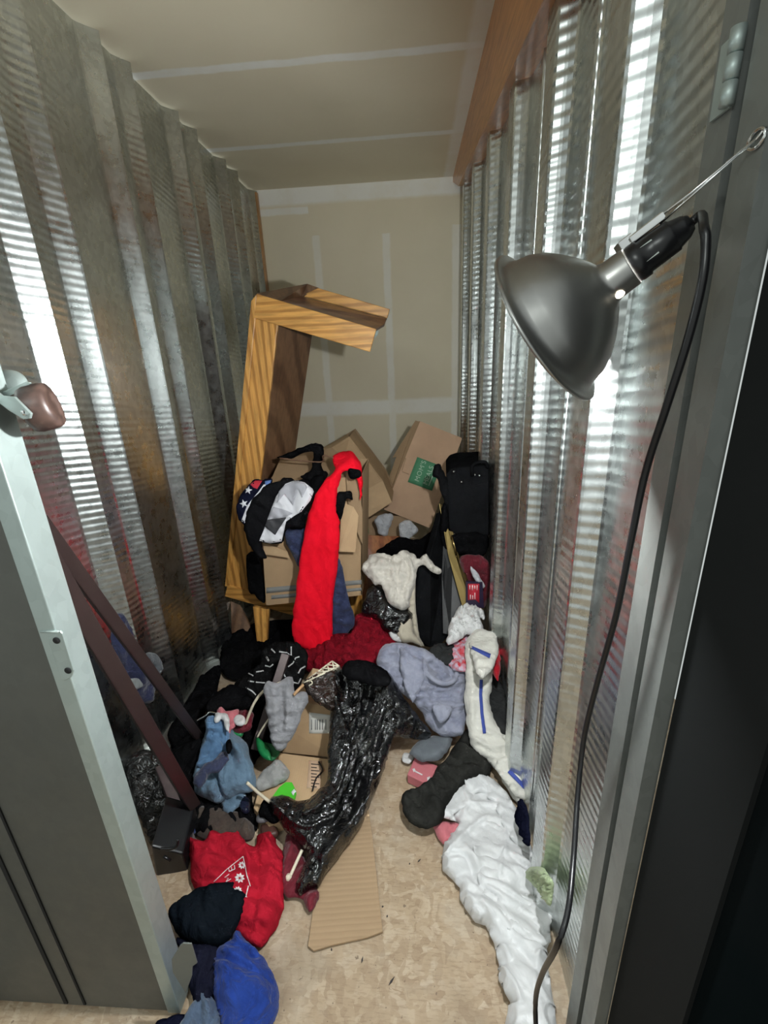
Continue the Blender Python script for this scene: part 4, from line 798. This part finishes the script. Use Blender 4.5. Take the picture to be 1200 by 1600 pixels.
patch('printed_label', pB, [(483, 1188), (503, 1189), (500, 1233), (479, 1232)], mat('peach_label', (.58, .40, .27), .7), 6, parent=cB)
merge_patches('label_print', pB, [stroke([(486, 1194+5*k), (499 - k % 2*4, 1195+5*k)], 1.5) for k in range(8)], mat('label_ink_dark', (.05, .035, .03), .7), 6, off=.003, parent=cB)
tag(tube('black_cable', [Z(*p, .06) for p in ((498, 1190), (504, 1204), (494, 1216), (488, 1236))], .003, M_blk, None, 8, 5), 'thin black cable lying on the opened carton', 'cable')
M_lime = mat('lime_green_card', (.06, .50, .02), .6)
lg = empty('lime_tag', Z(444, 1235, .06), 'lime green tag on the opened carton', 'tag')
pg_ = prism('tag_body', fz(.062, [(426, 1244), (436, 1230), (446, 1222), (456, 1222), (463, 1236), (460, 1250), (444, 1254), (430, 1251)]), (0, 0, -.012), M_lime, lg, .001)
patch('white_edge', pg_, [(455, 1238), (462, 1230), (463, 1240), (458, 1243)], M_wt, 4, parent=lg)
M_hgrey = cloth_mat('heather_grey_knit', (.27, .27, .285), (.20, .20, .215), wr=.3, mott=24)
tag(cloth('grey_sock', fz(.065, [(398, 1230), (404, 1212), (420, 1198), (434, 1190), (448, 1198), (452, 1208), (446, 1220), (430, 1228), (412, 1236)]), cloth_mat('pale_grey_knit', (.33, .33, .32), (.26, .26, .25), wr=.3), .025, .018, .006, 24, .6, step=3), 'pale grey sock on the opened carton beside the denim shirt', 'sock')
# metal rails
M_rail = mat('brown_painted_steel', (.042, .026, .025), .42, .3)
def rail(a, b, w, label, name='bed_rail', up=(0, 0, 1)):
    a, b = np.asarray(a), np.asarray(b); t = (b-a)/np.linalg.norm(b-a); view = (CAM-(a+b)/2); view /= np.linalg.norm(view)
    s_ = np.cross(t, view); s_ /= np.linalg.norm(s_); d_ = np.cross(s_, t); th = .003
    r_ = empty(name, a, label, 'bed rail')
    prism('flange', [a-s_*w/2, b-s_*w/2, b+s_*w/2, a+s_*w/2], -d_*th, M_rail, r_, .0006)
    e_ = -s_ if (-s_)[2] < 0 else s_
    e0 = e_*w/2; prism('flange', [a+e0, b+e0, b+e0-d_*w*.9+e_*w*.15, a+e0-d_*w*.9+e_*w*.15], -e_*th, M_rail, r_, .0006)
    return r_
rail(Y(62, 812, .80), Z(318, 1160, .14), .030, 'upper of two long brown steel bed rails leaning behind the left jamb')
rail(Y(70, 860, .76), Z(306, 1262, .10), .038, 'lower and wider brown steel bed rail leaning behind the left jamb')
rail(Z(250, 1195, .18), Z(302, 1325, .02), .034, 'short brown steel rail end behind the red hoodie')
rail(Y(398, 1172, 1.42), Y(446, 1022, 1.68), .034, 'dark brown steel rail sticking up through the grey sweatshirt heap')
# ivory hangers
M_iv = mat('ivory_plastic', (.66, .60, .46), .4)
tag(tube('coat_hanger', [Y(376, 1152, 1.42), Y(386, 1125, 1.44), Y(398, 1097, 1.46), (Y(414, 1078, 1.48)), Y(435, 1068, 1.50), Y(450, 1061, 1.52)], .0055, M_iv, None, 10, 6), 'curved ivory plastic hanger holding the grey sweatshirt', 'hanger')
tag(tube('coat_hanger', [Y(402, 1152, 1.40), Y(410, 1138, 1.41), Y(421, 1122, 1.42)], [.003, .0055, .002]+[.002]*10 if False else .0038, M_iv, None, 10, 4), 'thin ivory hanger end below the grey sweatshirt', 'hanger')
rk = empty('plastic_rack', Y(500, 1055, 1.6), 'ivory plastic lattice rack resting against the black bin liner', 'rack')
ra, rb_, rc_, rd_ = Y(472, 1068, 1.52), Y(519, 1033, 1.60), Y(530, 1041, 1.58), Y(481, 1064, 1.50)
paths = [[ra, rb_], [rb_, rc_], [rd_, rc_], [ra, rd_]]
for k in range(6):
    t0, t1 = k/6, (k+1)/6; paths.append([ra+(rb_-ra)*t0, rd_+(rc_-rd_)*t1]); paths.append([rd_+(rc_-rd_)*t0, ra+(rb_-ra)*t1])
tubes('lattice', paths, .0032, M_iv, rk)
tube('arch', [Y(518, 1052, 1.57), Y(524, 1045, 1.57), Y(529, 1050, 1.57), Y(530, 1054, 1.57)], .003, M_iv, rk, 8, 4)
tube('hook', [Y(483, 1066, 1.50), Y(486, 1064, 1.49), Y(488, 1068, 1.48), Y(483, 1072, 1.48), Y(488, 1078, 1.48)], .0025, M_iv, rk, 8, 4)
tag(tube('coat_hanger', [Z(386, 1223, .20), Z(405, 1240, .14), Z(428, 1258, .09)], .0055, M_iv, None, 8, 4), 'straight ivory plastic hanger bar beside the pale grey sock', 'hanger')
hh = empty('coat_hanger', Z(460, 1355, .04), 'ivory hanger end with round ball sticking out of the bin liner', 'hanger')
tube('bar', [Z(472, 1328, .06), Z(462, 1350, .045), Z(453, 1370, .03)], .0055, M_iv, hh, 8, 4)
lathe('ball', [(-.011, 0), (-.008, .008), (0, .011), (.008, .008), (.011, 0)], Z(451, 1371, .03), (0, 0, 1), M_iv, hh, 20)
gs = tag(cloth('grey_sweatshirt', [Y(*p) for p in ((412, 1072, 1.44), (420, 1064, 1.46), (434, 1068, 1.45), (450, 1058, 1.5), (458, 1064, 1.49), (462, 1082, 1.46), (476, 1080, 1.46), (482, 1094, 1.44), (474, 1112, 1.42), (464, 1138, 1.38), (452, 1158, 1.36), (442, 1172, 1.34), (430, 1170, 1.34), (422, 1150, 1.36), (418, 1120, 1.40), (414, 1090, 1.42))], M_hgrey, .03, .022, .010, 18, 1.4, 4, step=3.5,
    creases=[([(424, 1070), (430, 1100), (432, 1140)], .012, .007), ([(449, 1064), (450, 1100), (448, 1140)], .016, .007), ([(438, 1075), (442, 1105), (442, 1130)], -.022, .008), ([(462, 1090), (462, 1110), (458, 1130)], -.012, .006)]), 'heather grey sweatshirt hanging off the ivory hanger', 'sweatshirt')
M_dbrown = plastic_film('brown_film', (.035, .018, .013), .3, .6, 14)
tag(cloth('brown_plastic_bag', [Y(*p) for p in ((474, 1066, 1.52), (500, 1052, 1.56), (520, 1050, 1.55), (526, 1075, 1.48), (524, 1108, 1.42), (500, 1102, 1.42), (482, 1085, 1.46))], M_dbrown, .015, .02, .008, 18, film=True), 'dark brown plastic film below the ivory lattice rack', 'plastic bag')
tag(tube('wooden_stick', [Y(459, 1086, 1.42), Y(466, 1078, 1.44), Y(474, 1070, 1.46)], .006, mat('pale_wood', (.45, .27, .14), .6), None, 8), 'short pale wooden stick between sweatshirt and rack', 'stick')
# black bin liner
bag = tag(cloth('bin_liner', fz(.1, [(504, 1056, .30), (518, 1046, .34), (536, 1040, .36), (563, 1034, .36), (590, 1040, .34), (608, 1052, .32), (620, 1070, .28), (632, 1092, .24), (652, 1118, .18), (672, 1146, .12), (660, 1156, .11), (640, 1155, .11), (616, 1152, .14), (612, 1170, .13), (604, 1192, .11), (590, 1230, .08), (574, 1268, .06), (558, 1298, .05), (536, 1330, .045), (512, 1362, .04), (500, 1382, .03), (484, 1390, .02), (470, 1400, .02), (462, 1386, .02), (470, 1360, .03), (480, 1334, .04), (464, 1316, .05), (448, 1300, .06), (434, 1280, .08), (422, 1256, .10), (426, 1244, .11), (444, 1244, .12), (462, 1250, .12), (480, 1250, .13), (498, 1236, .15), (512, 1218, .17), (513, 1180, .2), (514, 1140, .24), (516, 1108, .27), (506, 1082, .3)]), M_bag, .055, .045, .022, 11, -.7, 4, step=3, film=True,
    creases=[([(520, 1100), (540, 1160), (530, 1220), (480, 1270)], .02, .012), ([(600, 1080), (615, 1130), (600, 1180), (560, 1260), (510, 1340)], .022, .014), ([(560, 1090), (585, 1150), (570, 1210), (520, 1290)], -.02, .012), ([(610, 1120), (640, 1135), (668, 1148)], .016, .009), ([(440, 1262), (480, 1290), (520, 1275)], .016, .01)]), 'shiny black plastic bin liner sprawled over the middle of the pile', 'plastic bag')
tag(cloth('knit_hat', fz(.42, [(534, 1046), (546, 1033), (565, 1032), (586, 1038), (606, 1052), (612, 1062), (606, 1072), (590, 1072), (566, 1066), (544, 1060)]), M_black, .035, .03, .004, 10), 'black knit hat lying on top of the shiny bin liner', 'cap')
# denim shirt etc
M_dn = cloth_mat('washed_denim_blue', (.10, .19, .32), (.07, .14, .25), wr=.3, mott=16); M_dn2 = cloth_mat('faded_denim_grey_blue', (.13, .205, .285), (.095, .155, .22), wr=.3, mott=16)
tag(cloth('denim_shirt', fz(.15, [(320, 1124, .22), (332, 1118, .23), (346, 1122, .22), (358, 1134, .2), (372, 1150, .19), (384, 1160, .17), (392, 1184, .14), (399, 1212, .10), (396, 1236, .07), (374, 1240, .07), (356, 1250, .06), (338, 1255, .05), (318, 1246, .06), (304, 1236, .08), (302, 1212, .11), (308, 1190, .14), (316, 1160, .18), (322, 1142, .2)]), M_dn2, .06, .045, .014, 12, .4, 3, step=3.5,
    creases=[([(330, 1200), (345, 1190), (360, 1172)], -.02, .008), ([(335, 1215), (340, 1245)], -.014, .004), ([(325, 1160), (318, 1190), (308, 1215)], .012, .01), ([(365, 1165), (385, 1185), (395, 1215)], .014, .009)]), 'faded blue denim shirt on the left pile in front of the rails', 'shirt')
dsh = bpy.data.objects['denim_shirt']
tag(cloth('blue_cotton_shirt', fz(.2, [(322, 1124, .28), (336, 1120, .28), (352, 1128, .26), (358, 1148, .24), (352, 1170, .21), (340, 1186, .19), (322, 1196, .18), (308, 1200, .16), (314, 1170, .2), (322, 1150, .24)]), M_dn, .02, .02, .010, 18, 1.4, 4, step=3.5), 'brighter blue cotton shirt over the upper half of the denim shirt', 'shirt')
tag(cloth('white_collar_cloth', fz(.29, [(336, 1118), (348, 1114), (357, 1120), (358, 1142), (352, 1136), (346, 1124), (336, 1130)]), M_wht2, .01, .008, .003, 30, step=3), 'pale cloth edge at the top of the blue cotton shirt', 'cloth')
tag(cloth('navy_sock', fz(.22, [(302, 1222), (306, 1208), (320, 1196), (334, 1188), (346, 1174), (356, 1178), (356, 1190), (344, 1204), (326, 1210), (318, 1224), (308, 1232)]), cloth_mat('slate_navy_knit', (.035, .042, .085), (.025, .03, .06)), .022, .015, .006, 20, .6, step=3.5), 'slate navy sock lying across the denim shirt', 'sock')
tag(cloth('black_sock', fz(.26, [(353, 1160), (360, 1156), (363, 1168), (358, 1178), (354, 1172)]), M_black, .01, .008, .002, step=3, wob=.3), 'tiny black strap on the denim shirt', 'strap')
tag(tube('coat_hanger', [Z(308, 1126, .27), Z(322, 1118, .28), Z(328, 1113, .29), Z(342, 1116, .28)], .003, M_chrome, None, 8, 4), 'thin silver hanger hook behind the blue cotton shirt', 'hanger')
tag(tube('shoulder_strap', [Z(346, 1258, .06), Z(358, 1268, .05), Z(372, 1290, .035), (Z(378, 1302, .02))], .007, M_blk2, None, 8, 5), 'black shoulder strap trailing below the denim shirt', 'strap')
tag(cloth('denim_sleeve', fz(.05, [(350, 1252), (376, 1238), (384, 1240), (382, 1252), (364, 1268), (354, 1270), (346, 1262)]), M_dn2, .02, .015, .004, 20, step=3), 'small faded denim sleeve under the denim shirt', 'clothing')
tag(cloth('brown_garment', fz(.02, [(300, 1290), (312, 1262, .04), (340, 1262, .04), (372, 1270, .03), (396, 1290), (392, 1310), (360, 1312), (320, 1312)]), cloth_mat('taupe_brown_cloth', (.07, .052, .042), (.04, .03, .026)), .025, .03, .008, 16), 'taupe brown cloth between denim shirt and red hoodie', 'clothing')
sh = empty('black_shoe', Z(400, 1262, .06), 'black shoe with grey sole edge left of the bin liner corner', 'shoe')
cloth('upper', fz(.07, [(403, 1272), (408, 1256), (418, 1248), (432, 1254), (438, 1272), (432, 1286), (414, 1280)]), M_black, .03, .025, .003, parent=sh)
cloth('sole', fz(.05, [(400, 1280), (404, 1272), (418, 1272), (424, 1276), (418, 1284), (404, 1286)]), mat('grey_rubber', (.13, .13, .14), .5), .01, .01, 0, parent=sh, step=3, wob=.2)
tag(cloth('dark_bottle_cap', fz(.05, [(374, 1246), (382, 1244), (390, 1250), (391, 1266), (384, 1272), (376, 1266)]), mat('dark_blue_plastic', (.01, .012, .03), .2), .02, .01, 0, step=3, wob=.2), 'dark glossy blue item under the hanger bar', 'plastic item')
tag(cloth('brown_wallet', fz(.03, [(408, 1290), (430, 1288), (434, 1306), (410, 1312)]), mat('brown_leather', (.06, .025, .018), .5), .015, .012, .001, step=3.5), 'small brown leather wallet above the right shoulder of the hoodie', 'wallet')
tag(cloth('blue_cloth', fz(.03, [(292, 1278), (302, 1272), (308, 1290), (302, 1306), (294, 1300)]), cloth_mat('dark_blue_cloth', (.03, .05, .16), (.02, .03, .10)), .02, .012, .004, step=3), 'small dark blue cloth between the short rail and the hoodie', 'cloth')
tag(cloth('maroon_cloth', fz(.02, [(452, 1300), (470, 1320), (480, 1360), (498, 1395), (490, 1420), (482, 1424), (470, 1404), (446, 1400), (440, 1360)]), M_maroon, .012, .02, .008, 18), 'maroon cloth peeking out under the lower end of the bin liner', 'cloth')
# navy bag on the left wall
nb = empty('navy_bag', X(200, 1000, XL+.08), 'navy cloth bag hanging on the left wall behind the rails', 'bag')
def onx(x, pts): return [X(p[0], p[1], x) for p in pts]
cloth('bag_body', onx(XL+.07, [(176, 968), (192, 960), (204, 985), (214, 1015), (238, 1030), (250, 1045), (243, 1062), (240, 1085), (232, 1100), (218, 1095), (205, 1070), (190, 1040), (174, 1015)]), cloth_mat('navy_canvas', (.025, .03, .07), (.012, .014, .035)), .03, .03, .01, 14, parent=nb)
cloth('grey_handle', onx(XL+.035+.06, [(222, 1026), (236, 1020), (250, 1030), (253, 1046), (246, 1056), (240, 1040), (230, 1034)]), cloth_mat('grey_canvas', (.11, .12, .13), (.08, .09, .1)), .015, .01, .002, parent=nb, step=3)
cloth('white_tag', onx(XL+.10, [(200, 1062), (214, 1060), (222, 1068), (220, 1074), (208, 1078), (202, 1070)]), cloth_mat('grey_white_tag', (.22, .25, .24), (.18, .2, .2)), .006, .006, .001, parent=nb, step=3, wob=.3)
cloth('beige_flap', onx(XL+.06, [(172, 966), (192, 958), (188, 978), (182, 985)]), cloth_mat('taupe_canvas', (.17, .16, .13), (.13, .12, .1)), .004, .006, .001, parent=nb, step=3, wob=.3)
# black plastic crate / bag near the jamb
cr = empty('black_tool_case', Z(270, 1350, .02), 'glossy black plastic case on the floor behind the left jamb', 'case')
prism('case_body', [Y(236, 1322, .98), Y(286, 1334, 1.0), Y(300, 1386, 1.0), Y(246, 1384, .98)], (-.03, .16, .02), M_blk, cr, .006)
tube('case_handle', [Y(252, 1326, .975), Y(268, 1326, .97), Y(276, 1322, .97), Y(278, 1312, .975)], .004, M_blk, cr, 8, 5)
tube('case_latch', [Y(256, 1338, .97), Y(266, 1345, .97)], .005, M_blk, cr, 8)
M_bag2 = plastic_film('black_bag_film_dull', (.008, .008, .008), .3, .6, 12)
tag(cloth('black_bag', fz(.03, [(195, 1200, .1), (225, 1170, .14), (262, 1190, .12), (285, 1220, .1), (292, 1262, .05), (288, 1330, .02), (262, 1330, .02), (238, 1322, .02), (215, 1270, .04)]), M_bag2, .03, .04, .01, 12, film=True), 'dull black plastic bag on the floor beside the left wall', 'plastic bag')
tag(cloth('black_cloth_or_shade', fz(.1, [(262, 1180, .12), (290, 1160, .16), (318, 1150, .18), (322, 1180, .15), (306, 1215, .1), (300, 1245, .06), (284, 1225, .08)]), M_black, .03, .03, .008, 14), 'black cloth between the rails and the denim shirt', 'clothing')
# ------------------------------------------------------------------ foreground
cbm = cardboard('corrugated_cardboard', (.36, .25, .15), 20, rot=(0, 0, math.radians(84)))
tag(prism('corrugated_sheet', fz(.012, [(576, 1262), (582, 1310), (592, 1400), (598, 1455), (575, 1464), (520, 1476), (490, 1485), (481, 1478), (489, 1420), (500, 1368), (520, 1340), (545, 1300)]), (0, 0, -.008), cbm, None, .001), 'flat corrugated cardboard sheet lying on the floor below the bin liner', 'cardboard')
M_hood = cloth_mat('crimson_fleece', (.40, .010, .026), (.30, .007, .018), wr=.35, sheen=0, spec=.1)
hd_ = tag(cloth('red_hoodie', fz(.02, [(289, 1306), (296, 1302), (304, 1312), (318, 1314), (328, 1302), (342, 1298), (362, 1298), (378, 1302), (384, 1318), (398, 1322), (402, 1308), (414, 1302), (428, 1300), (432, 1318), (442, 1335), (444, 1380), (442, 1420), (432, 1448), (418, 1468), (404, 1481), (384, 1470), (362, 1450), (330, 1420), (302, 1385), (298, 1350)]), M_hood, .045, .035, .012, 10, 1.2, 4, step=4,
    creases=[([(332, 1304), (330, 1330), (318, 1360)], .016, .01), ([(384, 1320), (390, 1360), (388, 1400)], .016, .008), ([(415, 1310), (425, 1350), (415, 1400), (400, 1460)], .014, .012), ([(400, 1320), (404, 1370), (400, 1440)], -.014, .009), ([(400, 1450), (420, 1455), (430, 1440)], -.014, .005)]), 'crimson hooded sweatshirt with white snowflake print on the floor', 'sweatshirt')
M_pr = mat('white_flock_print', (.75, .68, .68), .85)
merge_patches('print_border', hd_, [stroke([(334, 1378), (355, 1358), (380, 1338)], 1.3), stroke([(380, 1338), (386, 1368), (391, 1385)], 1.3), stroke([(388, 1384), (384, 1402)], 1.6), stroke([(366, 1388), (386, 1402)], 1.3)], M_pr, 3)
def flake(cx, cy, r_):
    out = []
    for k in range(8):
        a = math.pi*k/4+.2; c_, s_ = math.cos(a), math.sin(a); out.append([(cx+c_*r_*.2-s_*r_*.05, cy+s_*r_*.2+c_*r_*.05), (cx+c_*r_*.62-s_*r_*.26, cy+s_*r_*.62+c_*r_*.26), (cx+c_*r_, cy+s_*r_), (cx+c_*r_*.62+s_*r_*.26, cy+s_*r_*.62-c_*r_*.26), (cx+c_*r_*.2+s_*r_*.05, cy+s_*r_*.2-c_*r_*.05)])
    return out
merge_patches('snowflake_print', hd_, flake(378, 1352, 6.5)+flake(374.5, 1372, 8.5)+flake(372, 1391, 6.5), M_pr, 4)
merge_patches('letter_print', hd_, [stroke([(358, 1362), (367, 1358)], 1.3), stroke([(358, 1362), (357, 1356)], 1.3), stroke([(362.5, 1360), (361.5, 1354.5)], 1.3), stroke([(367, 1358), (366, 1352)], 1.3), stroke([(353, 1378), (361, 1373)], 1.3), stroke([(353, 1378), (357, 1372), (351, 1371), (358, 1366)], 1.3)], M_pr, 3)
M_navb = cloth_mat('blue_black_knit', (.012, .017, .024), (.008, .011, .016), wr=.3)
tag(cloth('navy_knit_cap', fz(.06, [(264, 1428), (272, 1412), (288, 1400), (308, 1388), (336, 1382), (364, 1378), (376, 1388), (386, 1402), (380, 1425), (370, 1445), (360, 1466), (344, 1478), (316, 1476), (288, 1468), (272, 1452)]), M_navb, .05, .045, .010, 10, .3, 3), 'blue black knit bundle lying on the left of the red hoodie', 'clothing')
tag(cloth('navy_trousers', fz(.02, [(276, 1466, .05), (310, 1472, .05), (342, 1470, .05), (344, 1500), (336, 1540), (332, 1572), (306, 1570), (294, 1530), (290, 1500)]), cloth_mat('dark_indigo_cloth', (.016, .017, .034), (.010, .011, .022), wr=.4), .035, .03, .012, 12), 'dark indigo cloth between the knit bundle and the jamb', 'clothing')
M_royal = cloth_mat('royal_blue_fleece', (.016, .046, .25), (.010, .03, .17), wr=.5, mott=14, sheen=.1)
tag(cloth('royal_blue_sweatshirt', fz(.02, [(335, 1494), (342, 1482), (350, 1474), (362, 1470), (366, 1458), (376, 1456), (384, 1470), (398, 1480), (410, 1494), (422, 1514), (434, 1538), (437, 1560), (430, 1590), (420, 1612), (400, 1640), (350, 1650), (342, 1600), (334, 1545)]), M_royal, .075, .05, .010, 9, 1.3, 3, creases=[([(366, 1478), (385, 1492), (395, 1505)], -.018, .006), ([(350, 1480), (380, 1486), (405, 1492)], .012, .008), ([(348, 1495), (345, 1540), (352, 1590)], -.008, .012)]), 'royal blue sweatshirt bundle on the floor nearest the viewer', 'sweatshirt')
tag(cloth('blue_jeans', fz(.02, [(262, 1640), (280, 1600), (296, 1574), (308, 1556), (318, 1547), (330, 1550), (338, 1568), (348, 1596), (354, 1640)]), cloth_mat('slate_blue_denim', (.085, .12, .18), (.06, .088, .14), wr=.4), .05, .03, .012, 12, creases=[([(312, 1556), (326, 1580), (330, 1600)], .016, .007)]), 'slate blue denim garment at the bottom edge beside the jamb', 'jeans')
tag(cloth('navy_cloth', fz(.02, [(230, 1640), (244, 1600), (262, 1590), (282, 1584), (292, 1592), (280, 1620), (274, 1645)]), M_navy, .02, .02, .006), 'navy cloth at the bottom left foot of the jamb', 'cloth')
# floor crumbs
M_crumb = mat('dark_crumb', (.03, .025, .025), .8)
for px, py, l_, a_, w_, lb in ((612, 1533, .024, .9, .0024, 'longest dark splinter on the bare floor near the doorway'), (598, 1417, .006, .3, .0022, 'dark crumb on the floor beside the corrugated sheet edge'), (605, 1432, .007, 1, .0022, 'dark crumb just below the one beside the corrugated sheet'), (518, 1484, .008, 2, .002, 'tiny dark sliver touching the lower edge of the corrugated sheet'), (566, 1500, .016, 1.4, .0022, 'thin brown splinter below the right corner of the corrugated sheet'), (640, 1350, .005, .5, .002, 'dark speck on the floor between bin liner and white shirt'), (655, 1345, .014, .8, .0016, 'thin curved sliver on the floor left of the white shirt')):
    c_ = Z(px, py, .001); d_ = np.array([math.cos(a_), math.sin(a_), 0])*l_/2; e_ = np.array([-math.sin(a_), math.cos(a_), 0])*w_
    tag(prism('floor_crumb', [c_-d_, c_-d_*.2+e_, c_+d_, c_-d_*.1-e_], (0, 0, .003), M_crumb), lb, 'debris')
